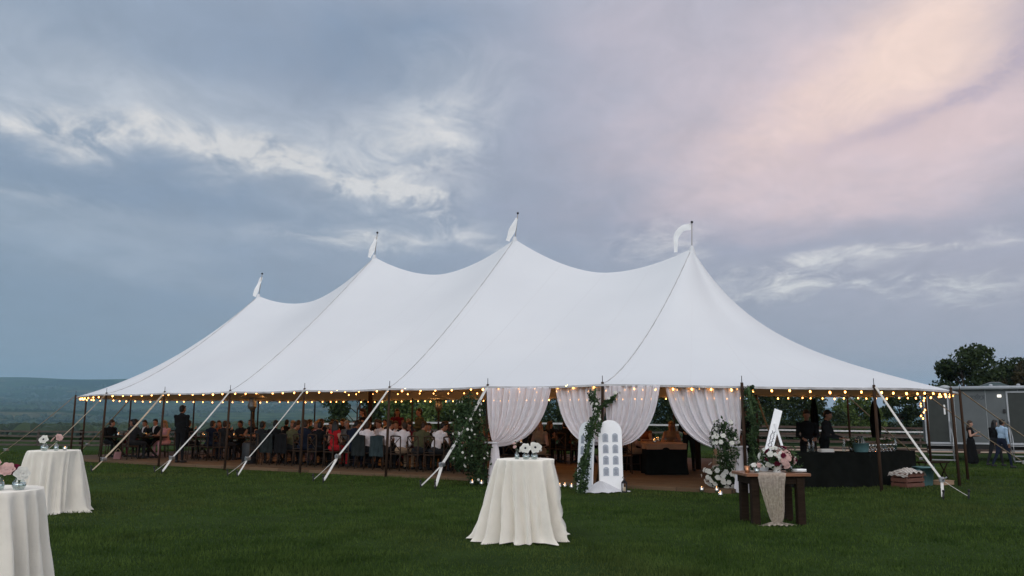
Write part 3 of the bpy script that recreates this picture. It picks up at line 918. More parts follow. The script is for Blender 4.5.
def sub(name, me, parent, loc=(0, 0, 0), rot=(0, 0, 0), sc=1.0):
    o = bpy.data.objects.new(name, me); link(o, parent); o.location = loc; o.rotation_euler = rot; o.scale = (sc, sc, sc)
    return o

def bloom_mesh(name, mats, r=.05, rings=3, per=6, seed=0, eye=True, cup=.5):
    rg = random.Random(seed); mb_ = MB()
    for k in range(rings):
        f = 1 - k / (rings + .3); tilt = .25 + cup * k / rings * 1.6
        for i in range(per):
            an = 2 * PI * (i + .5 * (k % 2)) / per + rg.uniform(-.15, .15); L = r * f * rg.uniform(.9, 1.1); w = L * .62
            rows = []
            for j in range(4):
                t = j / 3; rad_ = L * t * math.cos(tilt * (1 - .4 * t)); z = L * t * math.sin(tilt) * (1 - .25 * t) + k * r * .06
                ww = w * math.sin(PI * (.12 + .80 * t)) 
                rows.append([(rad_, -ww * .9, z + ww * .22), (rad_ * 1.04, 0, z - .02 * r), (rad_, ww * .9, z + ww * .22)])
            mb_.add([p for rr in rows for p in rr], [(a * 3 + b, a * 3 + b + 1, a * 3 + b + 4, a * 3 + b + 3) for a in range(3) for b in range(2)], 0, True, Matrix.Rotation(an, 4, 'Z'))
    if eye: mb_.ball((0, 0, r * .28), (r * .2, r * .2, r * .14), 8, 6, 1)
    return mb_.mesh(name, mats)
B_white = [bloom_mesh('white_bloom', [M['petal_w'], M['petal_c']], .055, 3, 6, s) for s in (1, 2)]
B_plain = [bloom_mesh('white_bloom', [M['petal_w'], M['petal_w']], .045, 4, 6, s, True) for s in (3, 4)]
B_pink = [bloom_mesh('blush_bloom', [M['petal_p'], M['petal_p']], .05, 4, 7, s) for s in (5, 6)]
B_burg = [bloom_mesh('burgundy_bloom', [M['petal_b'], M['petal_b']], .045, 4, 7, s) for s in (7, 8)]

def put_bloom(me, name, parent, loc, nrm, sc=1.0):
    q = Vector(nrm).to_track_quat('Z', 'Y').to_euler()
    return sub(name, me, parent, loc, q, sc)

def garland(label, base, path, nleaf, rad_f, size, blooms, seed, cat='garland', bloom_sc=1.0, bset=None, name='floral_garland', mat='leaf', group=None):
    """leafy column along a path (list of points relative to base); rad_f(t) its thickness"""
    rg = np.random.default_rng(seed)
    root = thing(name, label, cat, base, 0, group)
    path = [Vector(p) for p in path]
    seg = [(path[i + 1] - path[i]).length for i in range(len(path) - 1)]; tot = sum(seg)
    def at(t):
        d = t * tot
        for i, s in enumerate(seg):
            if d <= s or i == len(seg) - 1: return path[i].lerp(path[i + 1], min(1, d / s))
            d -= s
    cl = [(rg.random(), rg.normal(size=3)) for _ in range(int(nleaf / 35))]
    pts = []; nrm = []; tint = []
    for i in range(nleaf):
        t, cdir = cl[rg.integers(len(cl))]; t = float(np.clip(t + rg.normal() * .035, 0, 1)); c = at(t); rr = rad_f(t)
        v = cdir * np.array([1, 1, .5]) + rg.normal(size=3) * .55; v /= max(.3, np.linalg.norm(v)); k = rr * rg.random() ** .45
        pts.append((c.x + v[0] * k, c.y + v[1] * k, c.z + v[2] * k * .8)); tint.append(.35 + .3 * math.sin(cdir[0] * 3))
    pts = [(p[0], p[1], max(p[2], -base[2] + .02)) for p in pts]
    sub('foliage', leaf_mesh('foliage', pts, size, M[mat], rg, .5, .48, np.array(tint)), root)
    sm = MB(); sm.tube([tuple(p) for p in path], .03, 6); sm.build('stem', M['stem'], root)
    bset = bset or B_plain
    for i in range(blooms):
        t = rg.random(); c = at(t); rr = rad_f(t); an = rg.uniform(-PI * 1.05, .05 * PI); v = Vector((math.cos(an), math.sin(an), rg.uniform(-.2, .6))).normalized()
        p = c + v * rr * rg.uniform(.75, 1.05)
        put_bloom(bset[i % len(bset)], bset[i % len(bset)].name.split('.')[0], root, (p.x, p.y, max(p.z, .05)), v, bloom_sc * rg.uniform(.7, 1.2))
    return root
x, y, _ = W(5 * SP - .08, -.36)
garland('tall bushy leafy column with small white blossoms at the curtain post', (x, y, 0),
        [(.08, 0, 0), (.02, 0, .5), (-.10, 0, 1.0), (-.18, .02, 1.5), (-.12, .05, 1.95)], 3400, lambda t: .17 + .26 * math.sin(PI * min(1, t * 1.0)) ** .8 + .08 * t, .085, 34, 31, bloom_sc=.68)
x, y, _ = W(5 * SP - .02, -.95)
garland('leafy branch with pale blossoms spilling forward and left of the tall leafy column', (x, y, 0),
        [(.16, .45, 1.75), (.04, .15, 1.35), (-.06, -.10, 1.0), (-.12, -.15, .66), (-.02, .15, .40)], 1100, lambda t: .19 + .05 * math.sin(PI * t), .08, 13, 32, bloom_sc=.7)
x, y, _ = W(6 * SP - .10, -.10)
garland('slim leafy vine climbing the post between the two card boards', (x, y, 0),
        [(-.48, -1.10, .05), (-.42, -1.08, .4), (-.31, -1.02, .8), (-.21, -.85, 1.2), (-.02, -.50, 1.6), (-.06, -.2, 1.95), (-.02, -.1, 2.2)], 2000, lambda t: .13 + .05 * math.sin(t * 14), .075, 8, 33)
garland('short leafy branch reaching right from the vine near the roof', (x, y - .15, 1.72),
        [(0, -.02, .0), (.18, -.03, .14), (.34, -.02, .22), (.45, -.02, .38)], 330, lambda t: .13 - .04 * t, .07, 3, 34)
x, y, _ = W(e1[0], e1[1])
garland('thin dark leafy vine climbing the post behind the wooden table', (x + .10, y - .22, 0),
        [(.05, 0, .1), (.06, 0, .6), (.02, 0, 1.1), (.04, 0, 1.6), (-.02, 0, 2.2)], 1500, lambda t: .16 + .05 * math.sin(t * 11), .075, 0, 35)
garland('loose bouquet of leaves and white roses tied to the curtain by the blossom bush', (x - .50, y - .34, 1.0),
        [(.06, 0, -.42), (.0, 0, -.1), (-.02, 0, .2), (.05, 0, .48)], 900, lambda t: .20 + .12 * math.sin(PI * t), .085, 22, 36, cat='bouquet', bloom_sc=1.25, name='rose_bouquet')
# low white blossom bush on the floor edge
rb = thing('blossom_bush', 'low round bush crowded with white blossoms beside the wooden table', 'flowers', (4.62, 18.35, 0))
rg = np.random.default_rng(41)
pts = rg.normal(size=(1300, 3)); pts /= np.linalg.norm(pts, axis=1)[:, None]; pts *= (rg.random(1300) ** .5)[:, None]
pts = np.stack([pts[:, 0] * .43, pts[:, 1] * .34, .30 + pts[:, 2] * .27], 1)
sub('foliage', leaf_mesh('foliage', pts, .08, M['leaf'], rg), rb)
pm = MB(); pm.lathe([(.14, 0), (.19, .02), (.23, .16), (.21, .17)], 18); pm.build('pot', M['iron'], rb)
for i in range(98):
    v = rg.normal(size=3); v[1] -= .35; v[2] += .15; v /= np.linalg.norm(v)
    put_bloom(B_plain[i % 2], 'white_bloom', rb, (v[0] * .52, v[1] * .38, max(.06, .33 + v[2] * .30)), v, rg.uniform(.95, 1.45))

# ------------------------------------------------------------------ candles on the grass
def candle(loc, label, group, h=.075, r=.034):
    o = thing('votive_candle', label, 'candle', loc, 0, group)
    g = MB(); g.lathe([(r * .85, 0), (r, .01), (r * 1.12, h * 1.25), (r * 1.05, h * 1.25), (r * .93, .015)], 12, cap=False); g.build('glass_cup', M['frost'], o)
    w = MB(); w.lathe([(.001, .008), (r * .85, .008), (r * .85, h * .62), (.001, h * .62)], 10, cap=False); w.build('wax', M['wax'], o)
    f_ = MB(); f_.lathe([(.002, h * .66), (.014, h * .84), (.011, h * 1.05), (.001, h * 1.42)], 8); f_.build('flame', M['flame'], o)
    return o
gc = [((3.99, 17.95), 'lit votive candle on the grass below the blossom bush, nearest the drapes'), ((4.28, 17.85), 'lit votive candle on the grass below the blossom bush, nearest the wooden table'),
      ((4.12, 16.9), 'lit votive candle alone on the grass in front of the blossom bush'),
      ((-.92, 19.7), 'lit votive candle at the foot of the tall leafy column, outermost on the lawn side'), ((-.70, 19.55), 'lit votive candle at the foot of the tall leafy column, middle of three'), ((-.42, 19.5), 'lit votive candle beside the curtain tail at the leafy column'),
      ((1.05, 18.75), 'lit votive candle on the grass left of the card boards, farthest out'), ((1.30, 18.62), 'lit votive candle on the grass left of the card boards, next to the vine'), ((1.17, 18.85), 'lit votive candle on the grass left of the card boards, set back')]
for (p, lb) in gc: candle((p[0], p[1], gz(*p) + .01), lb, 'candles on the grass by the entrance', .09, .042)

# ------------------------------------------------------------------ seating chart boards
def arch_board(label, loc, rz, tilt, w=.56, h=1.58, cards=True):
    root = thing('seating_chart', label, 'board', loc, rz)
    Mx = Matrix.Rotation(tilt, 4, 'X')
    pr = []
    for i in range(25):
        q = PI * i / 24; pr.append((w / 2 * math.cos(q), h - w / 2 + w / 2 * math.sin(q)))
    pr += [(-w / 2, 0.0), (w / 2, 0.0)]
    n = len(pr); th = .02
    mb_ = MB()
    vs = [(p[0], -th, p[1]) for p in pr] + [(p[0], th, p[1]) for p in pr]
    fs = [tuple(range(n)), tuple(range(2 * n - 1, n - 1, -1))] + [(i, n + i, n + (i + 1) % n, (i + 1) % n) for i in range(n)]
    mb_.add(vs, fs, 0, False, Mx); mb_.build('panel', M['white'], root)
    # rear prop
    pb = MB(); pb.box((0, .26, h * .36), (.05, .02, h * .74), M=Matrix.Translation((0, .02, 0)) @ Matrix.Rotation(-.22, 4, 'X')); pb.build('prop', M['wood'], root)
    rg = random.Random(4)
    for r in range(4):
        for c in range(2):
            cw, ch = .122, .17
            cx, cz = -.105 + .21 * c, h - .38 - r * .235
            q = [(cx + cw / 2 * math.cos(PI * i / 10), cz + ch / 2 - cw * .30 + cw * .42 * math.sin(PI * i / 10)) for i in range(11)] + [(cx - cw / 2, cz - ch / 2), (cx + cw / 2, cz - ch / 2)]
            m = len(q); cb = MB()
            vs = [(p[0], -th - .008, p[1]) for p in q] + [(p[0], -th - .003, p[1]) for p in q]
            cb.add(vs, [tuple(range(m)), tuple(range(2 * m - 1, m - 1, -1))] + [(i, m + i, m + (i + 1) % m, (i + 1) % m) for i in range(m)], 0, False, Mx)
            for k in range(6):
                L = rg.uniform(.05, .085); cb.box((cx, -th - .0095, cz + .045 - k * .021), (L, .002, .007), 1, Mx)
            cb.build('card', [M['card'], M['ink']], root)
    return root
arch_board('white arch board with two columns of four grey cards leaning by the entrance', (2.10, 18.02, .01), R(5), -.06, .51, 1.50)
arch_board('white arch board half hidden by the vine and turned away', (1.55, 18.22, .01), R(-60), -.06, .54, 1.46)
ln = thing('black_lantern', 'small black lantern at the right foot of the card board', 'lantern', (2.35, 17.86, .01))
l_ = MB(); l_.box((0, 0, .015), (.11, .11, .03)); l_.box((0, 0, .20), (.11, .11, .02))
for sx in (-1, 1):
    for sy in (-1, 1): l_.box((.048 * sx, .048 * sy, .11), (.012, .012, .17))
l_.lathe([(.06, .21), (.012, .27), (.012, .29)], 4); l_.build('cage', M['iron'], ln)
lh = MB(); lh.tube([(.04 * math.cos(q), 0, .29 + .04 * math.sin(q)) for q in [PI * i / 8 for i in range(9)]], .005, 6); lh.build('handle', M['iron'], ln)
lp = MB(); lp.lathe([(.002, .03), (.028, .03), (.028, .11), (.002, .115)], 10); lp.build('candle', M['wax'], ln)

# ------------------------------------------------------------------ cocktail tables under floor-length cloths
def table_cloth(label, loc, rt, rb_, h, seed, folds=13, flare=None):
    """a round table top under a floor-length cloth: top disc, soft rim, hanging folds and a puddled hem"""
    root = thing('cocktail_table', label, 'table', loc, 0, 'cocktail tables on the lawn')
    rg = random.Random(seed)
    n = 168; ph = [rg.uniform(0, 6) for _ in range(5)]
    fa = [rg.choice((.35, .7, 1.0, 1.3, 1.5)) for _ in range(folds)]; fw = [rg.uniform(.045, .115) for _ in range(folds)]; 
    fpos = sorted([2 * PI * (i + rg.uniform(-.28, .28)) / folds for i in range(folds)])
    def fold(q):
        s = 0
        for f0, a, w_ in zip(fpos, fa, fw):
            d = (q - f0 + PI) % (2 * PI) - PI
            s += a * math.exp(-(d / w_) ** 2)
        return s
    rows = []
    for r in (0.02, rt * .5, rt * .9, rt * .985): rows.append([(r * math.cos(2 * PI * i / n), r * math.sin(2 * PI * i / n), h) for i in range(n)])
    for j in range(27):
        s = j / 26; row = []
        for i in range(n):
            q = 2 * PI * i / n
            base = rt + (rb_ - rt) * (.72 * s + .28 * s ** 5)
            if flare: base += flare[1] * max(0, math.cos(q - flare[0])) ** 4 * s ** 2.2
            amp = .225 * s ** .66 + .004
            k = fold(q + .10 * math.sin(s * 2.2 + ph[2]) * s)
            r = base - amp * .55 + amp * k * .9 + (.010 * math.sin(31 * q + ph[0] + 3 * s) + .012 * math.sin(5 * q + 7 * s + ph[4])) * s
            z = h - .006 - (h - .012) * s
            if s > .93:
                e = (s - .93) / .07
                r += e * (.022 + .022 * math.sin(8 * q + ph[1])); z = max(.006, z) + .012 * (1 + math.sin(7 * q + ph[3])) * e
            row.append((r * math.cos(q), r * math.sin(q), z))
        rows.append(row)
    MB().grid(rows, closed=True).build('tablecloth', M['linen'], root)
    pb = MB(); pb.lathe([(rt * .97, h - .03), (rt * .97, h - .012)], 40); pb.build('tabletop', M['wood'], root)
    pb = MB(); pb.lathe([(.25, .01), (.25, .03), (.04, .05), (.035, h - .03)], 20); pb.build('pedestal', M['iron'], root)
    return root
TM = (.18, 11.30); TL2 = (-7.72, 14.3); TL1 = (-4.19, 6.72)
table_cloth('cocktail table under an ivory floor-length cloth, alone in the middle of the lawn', (*TM, gz(*TM)), .385, .48, 1.045, 3, 19, (PI * 1.02, .10))
table_cloth('cocktail table under an ivory cloth, the farther of two at the left edge', (*TL2, gz(*TL2)), .40, .47, 1.03, 9, 17)
table_cloth('cocktail table under an ivory cloth, the nearest one cut off by the left edge', (*TL1, gz(*TL1)), .45, .55, 1.05, 14, 20)

def vase(label, loc, kind='round', sc=1.0):
    o = MB()
    if kind == 'round': pr = [(.010, 0), (.034, .003), (.048, .03), (.046, .055), (.026, .078), (.023, .090), (.027, .096)]
    elif kind == 'cube': pr = [(.010, 0), (.040, .002), (.043, .010), (.043, .078), (.041, .080)]
    else: pr = [(.010, 0), (.026, .003), (.032, .035), (.026, .065), (.013, .095), (.012, .125), (.016, .132)]
    o.lathe([(r * sc, z * sc) for r, z in pr], 20, cap=False)
    ob = o.build('glass_vase', M['glass']); ob.location = loc
    w = MB(); w.lathe([(.003, .004)] + [(r * .93 * sc, (z * .9 + .004) * sc) for r, z in pr[1:4]] + [(.002, pr[3][1] * .9 * sc)], 16, cap=False)
    w.build('water', M['frost'], ob)
    return tag(ob, label, 'vase', 'bud vases on the cocktail tables')
def flower(label, base, heads, name='cut_flower', leaves=0, seed=0):
    """stems rising from base, each head = (mesh, dx, dy, dz, scale)"""
    o = thing(name, label, 'flower', base, 0, 'flowers in the bud vases')
    sm = MB()
    for (me, dx, dy, dz, sc, nrm) in heads:
        sm.tube([(0, 0, -.07), (dx * .35, dy * .35, dz * .5), (dx, dy, dz)], .004, 5)
        put_bloom(me, me.name.split('.')[0], o, (dx, dy, dz), nrm, sc)
    sm.build('stem', M['stem'], o)
    if leaves:
        rg = np.random.default_rng(seed); pts = rg.normal(size=(leaves, 3)) * .03 + np.array([0, 0, .02])
        sub('foliage', leaf_mesh('foliage', pts, .045, M['leaf'], rg), o)
    return o
x, y = TM; z = 1.047
vase('slim clear bud vase holding pink stems on the lone cocktail table', (x - .115, y - .10, z), 'bud')
flower('sprig of pink and blush buds in the slim vase on the lone cocktail table', (x - .115, y - .10, z + .11),
       [(B_pink[0], -.035, 0, .09, .55, (-.3, -.5, 1)), (B_pink[1], -.025, 0, .05, .5, (-.5, -1, .5)), (B_pink[0], .05, 0, .025, .5, (.7, -.8, .4)), (B_plain[0], -.02, 0, .125, .5, (0, -.3, 1))])
vase('left round glass vase on the lone cocktail table', (x + .005, y - .13, z), 'round')
flower('white anemone with a dark eye in the left round vase on the lone cocktail table', (x + .005, y - .13, z + .085), [(B_white[0], -.005, -.02, .055, 1.35, (-.25, -1, .45)), (B_white[1], -.055, .02, .045, .9, (-.9, -.5, .5))])
vase('right round glass vase on the lone cocktail table', (x + .115, y - .12, z), 'round')
flower('pair of white anemones in the right round vase on the lone cocktail table', (x + .115, y - .12, z + .085), [(B_white[1], .01, -.02, .065, 1.45, (.1, -1, .35)), (B_plain[0], .065, .02, .05, 1.1, (.9, -.3, .5))])
vase('small glass vase with a single white bloom on the farther left table', (TL2[0] - .06, TL2[1] - .2, 1.032), 'round', 1.25)
flower('single round white bloom on the farther left table', (TL2[0] - .06, TL2[1] - .2, 1.132), [(B_white[0], -.01, -.01, .08, 1.5, (-.1, -1, .5))])
vase('slim glass vase with a blush bloom on the farther left table', (TL2[0] + .12, TL2[1] - .17, 1.032), 'bud', 1.2)
flower('tilted blush bloom on the farther left table', (TL2[0] + .12, TL2[1] - .17, 1.152), [(B_pink[0], .03, 0, .09, 1.3, (.9, -.6, .6)), (B_pink[1], -.06, 0, .06, 1.0, (-.8, -.6, .7))])
candle((TL2[0] + .24, TL2[1] - .12, 1.032), 'small votive candle in a glass cup on the farther left table', None, .05, .03)
vase('slim glass vase on the nearest left table', (TL1[0] + .21, TL1[1] - .09, 1.052), 'bud', 1.0)
flower('blush bloom lying over the slim vase on the nearest left table', (TL1[0] + .21, TL1[1] - .09, 1.162), [(B_pink[1], -.03, -.01, .06, 1.25, (-.6, -.8, .6)), (B_pink[0], .055, -.02, .045, 1.15, (.3, -.9, .6)), (B_burg[0], .10, .02, .055, 1.0, (.4, -.5, .8))])
vase('round glass vase on the nearest left table', (TL1[0] + .335, TL1[1] - .05, 1.052), 'round', 1.05)
flower('white ranunculus beside a burgundy bloom in the round vase on the nearest left table', (TL1[0] + .335, TL1[1] - .05, 1.142), [(B_plain[1], .03, -.02, .035, 1.35, (.6, -.9, .5)), (B_burg[1], -.035, -.01, .055, 1.1, (-.3, -.7, .8)), (B_burg[0], .0, .02, .06, .8, (.1, -.2, 1))])

# ------------------------------------------------------------------ wooden table with runner, sign and flowers
FT = thing('wooden_table', 'dark wooden farm table with thick legs at the right of the entrance', 'table', (3.96, 13.05, 0), R(3))
tp = MB(); tp.box((0, 0, .735), (.98, .72, .045), bev=.006); tp.build('tabletop', M['farmtop'], FT)
ap = MB(); ap.box((0, 0, .655), (.84, .58, .11)); ap.build('apron', M['wood'], FT)
for sx in (-1, 1):
    for sy in (-1, 1):
        lb = MB(); lb.box((.345 * sx, .25 * sy, .355), (.12, .12, .71), bev=.01); lb.build('leg', M['wood'], FT)
def ft(x, y, z=.7585):
    c, s = math.cos(R(3)), math.sin(R(3)); return (3.96 + x * c - y * s, 13.05 + x * s + y * c, z)
# gauze runner: over the top, down the front, gathered on the grass
rows = []
rg = random.Random(3)
prof = [(.30, .762), (.10, .763), (-.10, .763), (-.28, .763), (-.352, .761), (-.372, .745), (-.38, .70), (-.385, .60), (-.39, .48), (-.395, .35), (-.40, .22), (-.405, .12), (-.42, .05), (-.45, .02), (-.50, .015)]
for j, (yy, zz) in enumerate(prof):
    t = j / (len(prof) - 1); w = .42 if j < 6 else .42 - .27 * ((j - 6) / 6) ** 1.2 if j <= 12 else .30 + .14 * (j - 12)
    row = []
    for i in range(61):
        q = i / 60 - .5; hang = max(0, min(1, (.74 - zz) / .3))
        row.append((-.10 + q * w + .02 * math.sin(j * .7), yy - hang * (.018 * math.sin(q * 55 + .5 * j) + .01 * math.sin(q * 120)), zz + (.02 * abs(math.sin(q * 21 + j)) if j > 11 else 0)))
    rows.append(row)
ru = MB().grid(rows).build('table_runner', M['gauze']); ru.location = (3.96, 13.05, 0); ru.rotation_euler = (0, 0, R(3))
tag(ru, 'sheer beige gauze runner hanging over the front of the wooden table', 'runner')
# white A-frame sign with vertical lettering
sg = thing('easel_sign', 'tall narrow white sign leaning on a rear leg upon the wooden table', 'sign', ft(.07, .12), R(3))
T_ = Matrix.Translation((-.13, 0, 0)) @ Matrix.Rotation(R(18.5), 4, 'Y') @ Matrix.Rotation(-.10, 4, 'X')
pm = MB(); pm.box((0, 0, .50), (.125, .018, 1.0), 0, T_)
pm.build('panel', M['white'], sg)
tx = MB()
for k in range(2):                    # two columns of small upright script strokes, too fine to read
    xx = -.022 + .040 * k
    rgk = random.Random(k + 2)
    zz = .38
    pts = []
    while zz < .66:
        pts.append((xx + rgk.uniform(-.014, .014), -.0125, zz)); zz += .016
    tx.tube(pts, .0055, 5, 0, True, T_)
tx.build('lettering', M['ink'], sg)
lg = MB(); lg.box((0, 0, .38), (.035, .018, .76), 0, Matrix.Translation((.30, .05, 0)) @ Matrix.Rotation(R(-15), 4, 'Y')); lg.build('rear_leg', M['white'], sg)

fa = thing('flower_arrangement', 'large bowl of white, blush and burgundy blooms on the wooden table', 'flowers', ft(.07, -.10), 0)
bw = MB(); bw.lathe([(.05, 0), (.07, .005), (.045, .03), (.10, .075), (.135, .12), (.13, .122), (.09, .08)], 20, cap=False); bw.build('bowl', M['ceramic'], fa)
rgn = np.random.default_rng(77)
p_ = rgn.normal(size=(420, 3)); p_ /= np.linalg.norm(p_, axis=1)[:, None]; p_ *= (rgn.random(420) ** .4)[:, None]
sub('foliage', leaf_mesh('foliage', np.stack([p_[:, 0] * .30 + .02, p_[:, 1] * .18, .20 + p_[:, 2] * .16], 1), .075, M['leaf'], rgn), fa)
cols = [(B_plain, 34), (B_pink, 24), (B_burg, 17)]
for bs, n in cols:
    for i in range(n):
        v = rgn.normal(size=3); v[2] = v[2] * .9 + .25; v[1] -= .5; v /= np.linalg.norm(v)
        off = {'white_bloom': (-.06, .02), 'blush_bloom': (.05, -.02), 'burgundy_bloom': (.03, .03)}[bs[0].name.split('.')[0]]
        put_bloom(bs[i % 2], bs[0].name.split('.')[0], fa, (v[0] * .21 + off[0], v[1] * .17, max(.05, .20 + v[2] * .16 + off[1])), v, rgn.uniform(.6, 1.15))
fb = thing('flower_cluster', 'loose burgundy and green sprays at the right of the bowl of blooms', 'flowers', ft(.33, .05), 0)
p_ = rgn.normal(size=(260, 3)) * np.array([.07, .07, .09]) + np.array([0, 0, .16]); sub('foliage', leaf_mesh('foliage', p_, .06, M['leaf'], rgn), fb)
vb = MB(); vb.lathe([(.03, 0), (.05, .01), (.055, .12), (.05, .122)], 14, cap=False); vb.build('vase', M['frost'], fb)
for i in range(9):
    bs = [B_burg, B_pink, B_plain][i % 3]; v = rgn.normal(size=3); v[1] -= .6; v /= np.linalg.norm(v)
    put_bloom(bs[0], bs[0].name.split('.')[0], fb, (v[0] * .10, v[1] * .08, .19 + v[2] * .10), v, 1.0)
def cup(label, loc, mat, r=.036, h=.10, name='metal_cup', cat='cup', stem=False):
    o = MB()
    if stem: o.lathe([(r * .9, 0), (r * .9, .004), (.006, .01), (.006, h * .5), (r * .8, h * .62), (r, h * .85), (r * .85, h), (r * .8, h), (r * .9, h * .82), (.004, h * .58)], 12, cap=False)
    else: o.lathe([(r * .75, 0), (r * .8, .004), (r, h), (r * .93, h), (r * .72, .008), (.002, .008)], 16, cap=False)
    ob = o.build(name, mat); ob.location = loc
    return tag(ob, label, cat)
cup('shiny copper cup at the left end of the wooden table', ft(-.40, -.12), M['copper'], .038, .10)
cup('second copper cup tucked behind the first on the wooden table', ft(-.34, .02), M['copper'], .035, .09)
vz = vase('small clear vase between the copper cups and the bowl of blooms', ft(-.27, -.17), 'cube', 1.0); vz['group'] = ''
del vz['group']
fl = flower('few white and blush heads in the small vase by the copper cups', tuple(Vector(ft(-.27, -.17)) + Vector((0, 0, .08))), [(B_plain[0], -.04, -.01, .03, 1.0, (-.4, -.8, .7)), (B_pink[0], .03, -.02, .025, .9, (.3, -.9, .6)), (B_plain[1], .10, .0, .01, .8, (.6, -.6, .6))], leaves=30, seed=3)
pl = MB(); pl.lathe([(.05, 0), (.06, .006), (.115, .018), (.113, .022), (.055, .012), (.002, .011)], 24, cap=False)
ob = pl.build('serving_plate', M['ceramic']); ob.location = ft(.40, -.12); tag(ob, 'white plate near the right end of the wooden table', 'plate')
nb = MB()
nb.box((0, 0, .012), (.17, .12, .022), bev=.004); ob = nb.build('guest_book', M['white']); ob.location = ft(.41, -.12, .787); ob.rotation_euler = (0, 0, .3); tag(ob, 'small white book lying on the plate', 'book')

# ------------------------------------------------------------------ people
def cap_mesh(mb_, p, q, r1, r2, n=10):
    p = Vector(p); q = Vector(q); L = (q - p).length
    ax = (q - p).normalized() if L > 1e-6 else Vector((0, 0, 1))
    prof = []
    for i in range(4):
        an = -PI / 2 + PI / 2 * i / 3.0001; prof.append((max(.0005, r1 * math.cos(an)), r1 * math.sin(an)))
    for i in range(4):
        an = PI / 2 * i / 3.0001; prof.append((max(.0005, r2 * math.cos(an)), L + r2 * math.sin(an)))
    T = Matrix.Translation(p) @ ax.to_track_quat('Z', 'Y').to_matrix().to_4x4()
    mb_.lathe(prof, n, M=T)

class Body:
    def __init__(self): self.pr = []
    def cap(self, p, q, r1, r2, t): self.pr.append(('c', np.array(p, float), np.array(q, float), r1, r2, t))
    def ell(self, c, r, t, rot=None): self.pr.append(('e', np.array(c, float), np.array(r, float), rot, None, t))
    def mesh(self, name, voxel, mats, shirt=None):
        mb_ = MB()
        for k, a, b, c, d, t in self.pr:
            if k == 'c': cap_mesh(mb_, a, b, c, d)
            else:
                Mx = Matrix.Translation(Vector(a)) @ (c.to_matrix().to_4x4() if c is not None else Matrix.Identity(4))
                mb_.ball((0, 0, 0), tuple(b), 16, 12, M=Mx)
        ob = mb_.build('tmp_body', M['white'])
        m = ob.modifiers.new('r', 'REMESH'); m.mode = 'VOXEL'; m.voxel_size = voxel
        s = ob.modifiers.new('s', 'SMOOTH'); s.iterations = 3; s.factor = .5
        dg = bpy.context.evaluated_depsgraph_get()
        me = bpy.data.meshes.new_from_object(ob.evaluated_get(dg))
        bpy.data.objects.remove(ob)
        me.name = name; me.materials.clear()
        for q in mats: me.materials.append(q)
        n = len(me.polygons); C = np.empty(n * 3); me.polygons.foreach_get('center', C); C = C.reshape(-1, 3)
        best = np.full(n, 1e9); idx = np.zeros(n, np.int32)
        for k, a, b, c, d, t in self.pr:
            if k == 'c':
                ab = b - a; L2 = max(1e-9, ab @ ab); h = np.clip(((C - a) @ ab) / L2, 0, 1)
                ds = np.linalg.norm(C - a - h[:, None] * ab, axis=1) - (c + (d - c) * h)
            else:
                v = C - a
                if c is not None: v = v @ np.array(c.to_matrix())
                ds = (np.linalg.norm(v / b, axis=1) - 1) * b.min()
            w = ds < best; best[w] = ds[w]; idx[w] = t
        if shirt is not None:
            idx = np.where((idx == 1) & shirt(C), 4, idx).astype(np.int32)
        me.polygons.foreach_set('material_index', idx); me.polygons.foreach_set('use_smooth', np.ones(n, bool)); me.update()
        return me
SKIN, TOP, BOT, SHOE, SHIRT = 0, 1, 2, 3, 4

def add_head(B, c, yaw=0.0, nod=0.0, s=1.0):
    E = Euler((-nod, 0, yaw)); Rm = E.to_matrix()
    P = lambda x, y, z: tuple(Vector(c) + Rm @ (Vector((x, y, z)) * s))
    B.ell(P(0, -.008, .025), (.074 * s, .092 * s, .098 * s), SKIN, E)        # cranium
    B.ell(P(0, .022, -.045), (.056 * s, .064 * s, .072 * s), SKIN, E)        # jaw and face
    B.cap(P(0, .086, .012), P(0, .103, -.022), .010 * s, .014 * s, SKIN)     # nose
    B.cap(P(-.035, .076, .022), P(.035, .076, .022), .014 * s, .014 * s, SKIN)   # brow
    B.cap(P(-.018, .082, -.055), P(.018, .082, -.055), .011 * s, .011 * s, SKIN)  # lips
    B.ell(P(0, .070, -.092), (.022 * s, .020 * s, .018 * s), SKIN, E)        # chin
    for sx in (-1, 1):
        B.ell(P(.075 * sx, -.008, -.008), (.011 * s, .024 * s, .034 * s), SKIN, E)  # ear
        B.ell(P(.034 * sx, .074, -.028), (.020 * s, .016 * s, .018 * s), SKIN, E)   # cheek

def add_hand(B, w, d, up, s=1.0, side=1, curl=.5):
    """palm and five fingers from wrist w along d, knuckles facing up"""
    w = Vector(w); d = Vector(d).normalized(); up = Vector(up); sd = d.cross(up).normalized(); up = sd.cross(d).normalized()
    B.ell(tuple(w + d * .045), (.040, .046, .018), SKIN, Matrix((sd, d, up)).transposed().to_euler())
    for k, (o, L) in enumerate(((-.033, .062), (-.011, .074), (.011, .070), (.032, .054))):
        a = w + d * .078 + sd * o
        b = a + (d + sd * o * 3) .normalized() * L * .5 - up * curl * .012
        c = b + (d * (1 - curl * .8) - up * curl).normalized() * L * .55
        B.cap(tuple(a), tuple(b), .0090, .0085, SKIN); B.cap(tuple(b), tuple(c), .0085, .0072, SKIN)
    a = w + d * .030 - sd * .036 * side; b = a + (d * .6 - sd * side).normalized() * .034; c = b + (d - up * curl * .6).normalized() * .032
    B.cap(tuple(a), tuple(b), .0115, .0100, SKIN); B.cap(tuple(b), tuple(c), .0100, .0080, SKIN)

